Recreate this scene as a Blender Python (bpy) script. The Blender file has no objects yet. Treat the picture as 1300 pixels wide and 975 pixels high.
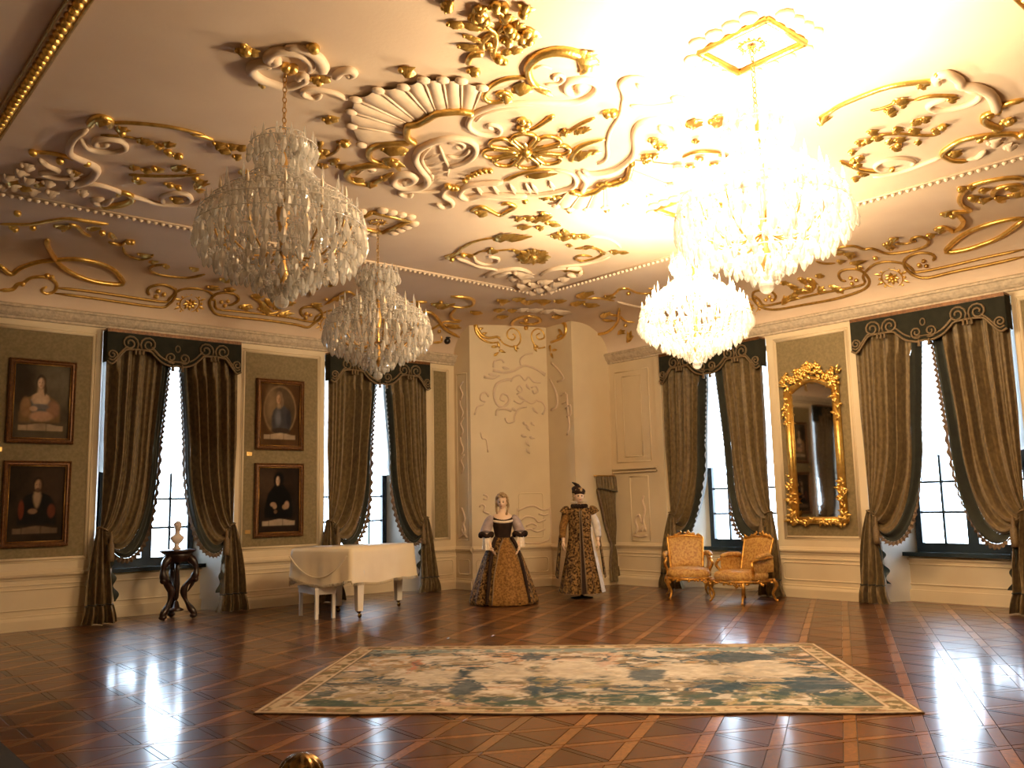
import bpy, bmesh, math, random
import numpy as np
from mathutils import Vector, Matrix
PI = math.pi
random.seed(7); rng = np.random.default_rng(7)
SCN = bpy.context.scene
COL = SCN.collection

# ---------------------------------------------------------------- camera, sky, exposure
cam_d = bpy.data.cameras.new('camera'); cam = bpy.data.objects.new('camera', cam_d); COL.objects.link(cam)
cam_d.sensor_width = 36.0; cam_d.lens = 36.0 * 1117.0 / 1300.0; cam_d.clip_start = 0.05
U = Vector((.758, -.652, -.021)).normalized(); F = Vector((.64796, .74956, .13528)).normalized()
Rt = (U - F * U.dot(F)).normalized(); Up = Rt.cross(F).normalized()
cam.matrix_world = Matrix(((Rt.x, Up.x, -F.x, 0), (Rt.y, Up.y, -F.y, 0), (Rt.z, Up.z, -F.z, 1.55), (0, 0, 0, 1)))
SCN.camera = cam
w = bpy.data.worlds.new('sky'); SCN.world = w; w.use_nodes = True
bg = w.node_tree.nodes['Background']; bg.inputs[0].default_value = (.66, .82, 1.0, 1); bg.inputs[1].default_value = 17.0
SCN.view_settings.view_transform = 'Standard'; SCN.view_settings.look = 'None'; SCN.view_settings.gamma = 1
SCN.view_settings.use_curve_mapping = False; SCN.view_settings.exposure = -0.12
SCN.cycles.transparent_max_bounces = 24; SCN.cycles.sample_clamp_indirect = 4.0
LAMP_W = 222.0; LAMP_COL = (1.0, .77, .48)

# ---------------------------------------------------------------- room measures
YL, XR, XB, YB = 13.535, 12.687, -1.55, -1.235     # left wall, right wall, the two walls behind the camera
ZC = 5.0
COVE_R, COVE_H, COVE_Z = .8, .6, 4.4

# ---------------------------------------------------------------- materials
def nt(name):
    m = bpy.data.materials.new(name); m.use_nodes = True
    return m, m.node_tree.nodes, m.node_tree.links, m.node_tree.nodes['Principled BSDF']
def mat(name, c1, c2=None, rough=.5, metal=0., scale=8., bump=0., bscale=None, detail=4., spec=.5, stretch=None, sheen=0., lo=.35, hi=.65, coat=0.):
    m, N, L, P = nt(name)
    P.inputs['Roughness'].default_value = rough; P.inputs['Metallic'].default_value = metal
    P.inputs['Specular IOR Level'].default_value = spec; P.inputs['Sheen Weight'].default_value = sheen; P.inputs['Coat Weight'].default_value = coat
    P.inputs['Base Color'].default_value = (*c1, 1)
    tc = N.new('ShaderNodeTexCoord'); src = tc.outputs['Object']
    if stretch:
        mp = N.new('ShaderNodeMapping'); mp.inputs['Scale'].default_value = stretch; L.new(src, mp.inputs['Vector']); src = mp.outputs[0]
    if c2:
        n = N.new('ShaderNodeTexNoise'); n.inputs['Scale'].default_value = scale; n.inputs['Detail'].default_value = detail
        r = N.new('ShaderNodeValToRGB'); r.color_ramp.elements[0].position = lo; r.color_ramp.elements[1].position = hi
        r.color_ramp.elements[0].color = (*c1, 1); r.color_ramp.elements[1].color = (*c2, 1)
        L.new(src, n.inputs['Vector']); L.new(n.outputs['Fac'], r.inputs[0]); L.new(r.outputs[0], P.inputs['Base Color'])
    if bump:
        n2 = N.new('ShaderNodeTexNoise'); n2.inputs['Scale'].default_value = bscale or scale * 3; n2.inputs['Detail'].default_value = 3
        b = N.new('ShaderNodeBump'); b.inputs['Strength'].default_value = bump; b.inputs['Distance'].default_value = .02
        L.new(src, n2.inputs['Vector']); L.new(n2.outputs['Fac'], b.inputs['Height']); L.new(b.outputs[0], P.inputs['Normal'])
    return m
def vmat(name, rough=.6, spec=.3, bump=0., bscale=200.):            # flat print: colours held per vertex
    m, N, L, P = nt(name)
    a = N.new('ShaderNodeVertexColor'); a.layer_name = 'print'; L.new(a.outputs[0], P.inputs['Base Color'])
    P.inputs['Roughness'].default_value = rough; P.inputs['Specular IOR Level'].default_value = spec
    if bump:
        tc = N.new('ShaderNodeTexCoord'); n2 = N.new('ShaderNodeTexNoise'); n2.inputs['Scale'].default_value = bscale
        b = N.new('ShaderNodeBump'); b.inputs['Strength'].default_value = bump; b.inputs['Distance'].default_value = .01
        L.new(tc.outputs['Object'], n2.inputs['Vector']); L.new(n2.outputs['Fac'], b.inputs['Height']); L.new(b.outputs[0], P.inputs['Normal'])
    return m
M = {}
M['ceil'] = mat('ceiling_plaster', (.70, .54, .39), (.66, .50, .36), .75, scale=1.5, bump=.05, bscale=30)
M['stucco'] = mat('cream_stucco', (.73, .57, .41), (.69, .53, .38), .6, scale=10)
M['gold'] = mat('gilding', (.86, .58, .17), (.70, .42, .10), .33, .88, scale=14, bump=.25, bscale=40)
M['goldpaint'] = mat('gilt_line', (.50, .29, .07), (.34, .19, .04), .42, .7, scale=20)
M['wall'] = mat('cream_paint', (.76, .62, .41), (.72, .58, .38), .55, scale=2)
M['wallfab'] = mat('olive_damask', (.25, .185, .085), (.19, .14, .062), .75, scale=24, bump=.1, bscale=300)
M['cornice'] = mat('worn_cornice', (.64, .52, .37), (.47, .37, .26), .7, scale=18, detail=5, bump=.5, bscale=30)
M['backwall'] = mat('bounce_cutting_olive', (.16, .12, .06), (.12, .09, .045), .8, scale=10)  # made-up dark olive for the unseen walls, keeps bounced fill light down
M['drape'] = mat('olive_gold_damask', (.19, .125, .048), (.105, .066, .024), .55, scale=22, detail=5, bump=.15, bscale=120, sheen=.15, stretch=(1, 1, .7))
M['lining'] = mat('dark_green_velvet', (.026, .030, .020), (.018, .020, .014), .8, scale=9, sheen=.2)
M['valance'] = mat('black_green_felt', (.026, .025, .016), (.018, .018, .012), .9, scale=9, spec=.2)
M['cord'] = mat('twisted_gold_cord', (.20, .13, .06), (.13, .085, .04), .6, .15, scale=60)
M['fringe'] = mat('dusky_fringe', (.19, .13, .075), (.12, .075, .05), .8, scale=30)
M['winframe'] = mat('blue_black_paint', (.018, .032, .045), None, .35)
M['sill'] = mat('slate_sill', (.022, .038, .050), (.03, .045, .055), .25, scale=5)
M['white'] = mat('white_lacquer', (.82, .76, .66), None, .3)
M['reveal'] = mat('white_reveal', (.82, .78, .70), None, .5)
M['cloth'] = mat('cream_satin', (.80, .68, .48), (.76, .63, .43), .45, scale=3, sheen=.2, bump=.1, bscale=8)
M['blackwood'] = mat('dark_carved_wood', (.030, .012, .008), (.018, .008, .006), .3, scale=10)
M['marble'] = mat('pale_marble', (.80, .68, .60), (.72, .60, .52), .35, scale=6)
M['frame'] = mat('brown_gilt_frame', (.20, .085, .025), (.11, .045, .014), .4, .35, scale=25, bump=.3, bscale=50)
M['frameedge'] = mat('gilt_slip', (.45, .24, .06), (.30, .15, .04), .35, .7, scale=30)
M['chairgilt'] = mat('chair_gilding', (.78, .42, .09), (.45, .22, .05), .33, .8, scale=18, bump=.3, bscale=40)
M['chairfab'] = mat('gold_floral_silk', (.60, .36, .10), (.40, .18, .045), .55, scale=30, detail=5, lo=.42, hi=.62)
M['brocade'] = mat('brown_gold_brocade', (.022, .011, .006), (.27, .15, .05), .7, 0, scale=30, detail=5, spec=.1, lo=.40, hi=.62)
M['brocade2'] = mat('ochre_brocade', (.27, .14, .038), (.13, .06, .018), .7, 0, scale=34, detail=5, spec=.1, lo=.38, hi=.62)
M['lilac'] = mat('grey_lilac_silk', (.36, .28, .27), (.26, .19, .18), .5, scale=12)
M['darkvelvet'] = mat('black_brown_velvet', (.020, .011, .008), (.032, .017, .011), .8, scale=14, spec=.15)
M['ivory'] = mat('ivory_lace', (.78, .68, .55), (.66, .55, .42), .6, scale=40)
M['satin'] = mat('pale_satin', (.74, .68, .62), (.60, .53, .46), .35, scale=14)
M['skin'] = mat('mannequin_skin', (.72, .50, .34), None, .45)
M['hair'] = mat('fair_wig', (.40, .27, .13), (.24, .15, .065), .55, scale=30, stretch=(1, 1, .2))
M['lips'] = mat('dusky_red', (.40, .12, .09), None, .5)
M['eye'] = mat('dark_eye', (.03, .02, .015), None, .2)
M['brass'] = mat('brass', (.55, .34, .12), None, .3, 1.)
M['darkbronze'] = mat('dark_bronze', (.06, .04, .02), (.30, .18, .06), .25, 1., scale=30)
M['black'] = mat('black_plastic', (.012, .012, .012), None, .3)
M['carpet'] = mat('black_carpet', (.012, .010, .009), (.02, .016, .013), .95, scale=80, bump=.4, bscale=300)
M['bulb_off'] = mat('unlit_bulb', (.75, .65, .5), None, .2)
M['leafplant'] = mat('blue_green_silk', (.02, .05, .07), (.015, .03, .045), .4, scale=9)
M['print'] = vmat('painted_canvas', .6, .04)
M['rug'] = vmat('woven_tapestry', .9, .1, .3, 220.)

def parquet_mat():
    m, N, L, P = nt('parquet_wood')
    at = N.new('ShaderNodeVertexColor'); at.layer_name = 'print'
    tc = N.new('ShaderNodeTexCoord'); mp = N.new('ShaderNodeMapping'); mp.inputs['Scale'].default_value = (3, 3, 3)
    n = N.new('ShaderNodeTexNoise'); n.inputs['Scale'].default_value = 6; n.inputs['Detail'].default_value = 6; n.inputs['Distortion'].default_value = 1.5
    geo = N.new('ShaderNodeNewGeometry'); L.new(geo.outputs['Position'], mp.inputs['Vector']); L.new(mp.outputs[0], n.inputs['Vector'])
    mr = N.new('ShaderNodeMapRange'); mr.inputs[1].default_value = .3; mr.inputs[2].default_value = .7; mr.inputs[3].default_value = .6; mr.inputs[4].default_value = 1.35
    L.new(n.outputs['Fac'], mr.inputs[0])
    oi = N.new('ShaderNodeObjectInfo'); ad = N.new('ShaderNodeMath'); ad.operation = 'ADD'; L.new(oi.outputs['Random'], ad.inputs[0]); L.new(geo.outputs['Random Per Island'], ad.inputs[1])
    fr = N.new('ShaderNodeMath'); fr.operation = 'FRACT'; L.new(ad.outputs[0], fr.inputs[0])
    m2 = N.new('ShaderNodeMapRange'); m2.inputs[3].default_value = .65; m2.inputs[4].default_value = 1.4; L.new(fr.outputs[0], m2.inputs[0])
    mu = N.new('ShaderNodeMath'); mu.operation = 'MULTIPLY'; L.new(mr.outputs[0], mu.inputs[0]); L.new(m2.outputs[0], mu.inputs[1])
    vm = N.new('ShaderNodeVectorMath'); vm.operation = 'SCALE'; L.new(at.outputs[0], vm.inputs[0]); L.new(mu.outputs[0], vm.inputs['Scale'])
    L.new(vm.outputs[0], P.inputs['Base Color'])
    P.inputs['Roughness'].default_value = .17; P.inputs['Specular IOR Level'].default_value = .12
    n2 = N.new('ShaderNodeTexNoise'); n2.inputs['Scale'].default_value = 2.2; n2.inputs['Detail'].default_value = 3; L.new(geo.outputs['Position'], n2.inputs['Vector'])
    b = N.new('ShaderNodeBump'); b.inputs['Strength'].default_value = .045; b.inputs['Distance'].default_value = .05; L.new(n2.outputs['Fac'], b.inputs['Height']); L.new(b.outputs[0], P.inputs['Normal'])
    mr3 = N.new('ShaderNodeMapRange'); mr3.inputs[3].default_value = .26; mr3.inputs[4].default_value = .42; P.inputs['Coat Weight'].default_value = .62; P.inputs['Coat Roughness'].default_value = .13; L.new(b.outputs[0], P.inputs['Coat Normal']); L.new(n.outputs['Fac'], mr3.inputs[0]); L.new(mr3.outputs[0], P.inputs['Roughness'])
    return m
M['parquet'] = parquet_mat()
def glass_mat(name, tint, refl, rough, diff, transl):
    m = bpy.data.materials.new(name); m.use_nodes = True; N = m.node_tree.nodes; L = m.node_tree.links
    N.clear(); o = N.new('ShaderNodeOutputMaterial'); tr = N.new('ShaderNodeBsdfTransparent'); tr.inputs[0].default_value = (*tint, 1)
    gl = N.new('ShaderNodeBsdfGlossy'); gl.inputs['Roughness'].default_value = rough
    lw = N.new('ShaderNodeLayerWeight'); lw.inputs[0].default_value = refl
    mx = N.new('ShaderNodeMixShader'); L.new(lw.outputs['Facing'], mx.inputs[0]); L.new(tr.outputs[0], mx.inputs[1]); L.new(gl.outputs[0], mx.inputs[2])
    out = mx.outputs[0]
    if diff:
        d = N.new('ShaderNodeBsdfDiffuse'); d.inputs[0].default_value = (.9, .88, .85, 1); t = N.new('ShaderNodeBsdfTranslucent'); t.inputs[0].default_value = (.9, .88, .85, 1)
        m1 = N.new('ShaderNodeMixShader'); m1.inputs[0].default_value = transl; L.new(d.outputs[0], m1.inputs[1]); L.new(t.outputs[0], m1.inputs[2])
        m2 = N.new('ShaderNodeMixShader'); m2.inputs[0].default_value = diff; L.new(out, m2.inputs[1]); L.new(m1.outputs[0], m2.inputs[2]); out = m2.outputs[0]
    L.new(out, o.inputs[0]); return m
M['pane'] = glass_mat('window_glass', (.97, .98, .98), .12, .0, 0, 0)
M['crystal'] = glass_mat('cut_crystal', (.97, .95, .91), .74, .02, .30, .45)
M['blind'] = glass_mat('sheer_blind', (1, 1, 1), .0, .5, .75, .8)
def mirror_mat():
    m, N, L, P = nt('mirror_glass'); P.inputs['Metallic'].default_value = 1; P.inputs['Roughness'].default_value = .03; P.inputs['Base Color'].default_value = (.72, .70, .66, 1); return m
M['mirror'] = mirror_mat()
def emit(name, c, s):
    m = bpy.data.materials.new(name); m.use_nodes = True; N = m.node_tree.nodes; L = m.node_tree.links; N.clear()
    o = N.new('ShaderNodeOutputMaterial'); e = N.new('ShaderNodeEmission'); e.inputs[0].default_value = (*c, 1); e.inputs[1].default_value = s; L.new(e.outputs[0], o.inputs[0])
    m.cycles.emission_sampling = 'NONE'; return m
M['bulb_on'] = emit('lit_bulb', (1, .78, .5), 60.)

# ---------------------------------------------------------------- mesh helpers
class MB:
    def __init__(s): s.v = []; s.f = []; s.c = None
    def add(s, vs, fs):
        o = len(s.v); s.v += [tuple(p) for p in vs]; s.f += [tuple(i + o for i in f) for f in fs]; return s
    def box(s, lo, hi, W=None):
        x0, y0, z0 = lo; x1, y1, z1 = hi
        vs = [(x0, y0, z0), (x1, y0, z0), (x1, y1, z0), (x0, y1, z0), (x0, y0, z1), (x1, y0, z1), (x1, y1, z1), (x0, y1, z1)]
        if W: vs = [W(*p) for p in vs]
        return s.add(vs, [(3, 2, 1, 0), (4, 5, 6, 7), (0, 1, 5, 4), (1, 2, 6, 5), (2, 3, 7, 6), (3, 0, 4, 7)])
    def prism(s, poly, z0, z1, W=None):
        n = len(poly); vs = [(x, y, z0) for x, y in poly] + [(x, y, z1) for x, y in poly]
        if W: vs = [W(*p) for p in vs]
        return s.add(vs, [tuple(range(n - 1, -1, -1)), tuple(range(n, 2 * n))] + [(i, (i + 1) % n, n + (i + 1) % n, n + i) for i in range(n)])
    def tube(s, pts, rad, n=6, closed=False, flat=1.):
        P = [Vector(p) for p in pts]; m = len(P)
        if m < 2: return s
        R = rad if isinstance(rad, (list, tuple)) else [rad] * m
        vs = []; nrm = None
        for i in range(m):
            a = P[(i - 1) % m] if (closed or i > 0) else P[i]; b = P[(i + 1) % m] if (closed or i < m - 1) else P[i]
            t = b - a; t = t.normalized() if t.length > 1e-9 else Vector((0, 0, 1))
            if nrm is None:
                nrm = t.cross(Vector((0, 0, 1)))
                if nrm.length < .05: nrm = t.cross(Vector((1, 0, 0)))
            nrm = nrm - t * nrm.dot(t)
            nrm = nrm.normalized() if nrm.length > 1e-6 else t.orthogonal().normalized()
            bi = t.cross(nrm)
            for k in range(n):
                an = 2 * PI * k / n; vs.append(P[i] + nrm * math.cos(an) * R[i] + bi * math.sin(an) * R[i] * flat)
        fs = []
        for i in range(m if closed else m - 1):
            j = (i + 1) % m
            for k in range(n): fs.append((i * n + k, i * n + (k + 1) % n, j * n + (k + 1) % n, j * n + k))
        if not closed: fs += [tuple(range(n - 1, -1, -1)), tuple((m - 1) * n + k for k in range(n))]
        return s.add(vs, fs)
    def ball(s, c, r, n=8, m=5, sc=(1, 1, 1), rot=None):
        vs = []; fs = []
        for i in range(m + 1):
            th = PI * i / m
            for k in range(n):
                ph = 2 * PI * k / n; p = Vector((math.sin(th) * math.cos(ph) * sc[0], math.sin(th) * math.sin(ph) * sc[1], math.cos(th) * sc[2])) * r
                if rot: p = rot @ p
                vs.append(Vector(c) + p)
        for i in range(m):
            for k in range(n): fs.append((i * n + k, (i + 1) * n + k, (i + 1) * n + (k + 1) % n, i * n + (k + 1) % n))
        return s.add(vs, fs)
    def lathe(s, prof, c=(0, 0, 0), n=16, arc=None):
        vs = [(c[0] + r * math.cos(2 * PI * k / n), c[1] + r * math.sin(2 * PI * k / n), c[2] + z) for r, z in prof for k in range(n)]
        fs = [(i * n + k, i * n + (k + 1) % n, (i + 1) * n + (k + 1) % n, (i + 1) * n + k) for i in range(len(prof) - 1) for k in range(n)]
        fs += [tuple(range(n - 1, -1, -1)), tuple((len(prof) - 1) * n + k for k in range(n))]
        return s.add(vs, fs)
    def grid(s, fn, nu, nv, closed_u=False):
        vs = [fn(i / (nu if closed_u else nu - 1), j / (nv - 1)) for j in range(nv) for i in range(nu)]
        fs = [(j * nu + i, j * nu + (i + 1) % nu, (j + 1) * nu + (i + 1) % nu, (j + 1) * nu + i) for j in range(nv - 1) for i in range(nu if closed_u else nu - 1)]
        return s.add(vs, fs)
    def leaf(s, a, b, wd, up=Vector((0, 0, -1)), th=.35):
        a = Vector(a); b = Vector(b); d = b - a; L = d.length
        if L < 1e-4: return s
        t = d / L; sd = t.cross(up)
        sd = sd.normalized() if sd.length > .01 else t.orthogonal().normalized()
        prof = [(-.12, .0, 0), (.0, .55, .5), (.3, 1, 1), (.65, .75, .8), (1.1, .0, .2)]
        vs = []; h = wd * th
        for x, w_, z in prof:
            c = a + d * x
            vs += [c - sd * wd * .5 * w_ , c + up * h * z + up * .004, c + sd * wd * .5 * w_]
        fs = []
        for i in range(4):
            o = i * 3; fs += [(o, o + 1, o + 4, o + 3), (o + 1, o + 2, o + 5, o + 4)]
        return s.add(vs, fs)
    def build(s, name, m, parent=None, smooth=True, kind=None, label=None, mods=None):
        me = bpy.data.meshes.new(name)
        off = parent_loc(parent) if parent else Vector((0, 0, 0))
        me.from_pydata([tuple(Vector(p) - off) for p in s.v], [], s.f); me.update()
        if smooth: me.polygons.foreach_set('use_smooth', [True] * len(me.polygons))
        if s.c is not None:
            ca = me.color_attributes.new('print', 'FLOAT_COLOR', 'POINT'); ca.data.foreach_set('color', np.asarray(s.c, dtype=np.float32).ravel())
        me.materials.append(m if not isinstance(m, str) else M[m])
        o = bpy.data.objects.new(name, me); COL.objects.link(o)
        if parent: o.parent = parent
        if kind: o['kind'] = kind
        if label: o['label'] = label
        return o
LOC = {}
def parent_loc(p):
    v = Vector((0, 0, 0))
    while p is not None: v = v + Vector(p.location); p = p.parent
    return v
def thing(name, label, cat, loc=(0, 0, 0), group=None, kind=None):
    o = bpy.data.objects.new(name, None); COL.objects.link(o); o.location = loc; o['label'] = label; o['category'] = cat; o.empty_display_size = .1
    if group: o['group'] = group
    if kind: o['kind'] = kind
    return o
def tag(o, label, cat, group=None):
    o['label'] = label; o['category'] = cat
    if group: o['group'] = group
    return o
def struct(name, mb, m, label, smooth=False):
    o = mb.build(name, m, None, smooth); o['kind'] = 'structure'; o['label'] = label; return o
def inst(src, name, parent, loc, rz=0., sc=1., rot=None):           # a copy that shares mesh data
    o = src.copy(); COL.objects.link(o); o.name = name; o.parent = parent; o.location = loc
    o.rotation_euler = rot if rot else (0, 0, rz); o.scale = (sc, sc, sc) if not isinstance(sc, tuple) else sc
    return o
def spline(pts, k=4, closed=False):
    P = [Vector(p) for p in pts]; n = len(P); out = []
    if n < 3: return P
    for i in range(n if closed else n - 1):
        p0 = P[(i - 1) % n] if (closed or i > 0) else P[0] * 2 - P[1]; p1 = P[i]; p2 = P[(i + 1) % n]
        p3 = P[(i + 2) % n] if (closed or i + 2 < n) else P[-1] * 2 - P[-2]
        for j in range(k):
            t = j / k; out.append(.5 * ((2 * p1) + (p2 - p0) * t + (2 * p0 - 5 * p1 + 4 * p2 - p3) * t * t + (3 * p1 - p0 - 3 * p2 + p3) * t ** 3))
    if not closed: out.append(P[-1])
    return out
def lerp(a, b, t): return a + (b - a) * t
def pw(x, xs, ys): return float(np.interp(x, xs, ys))
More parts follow.
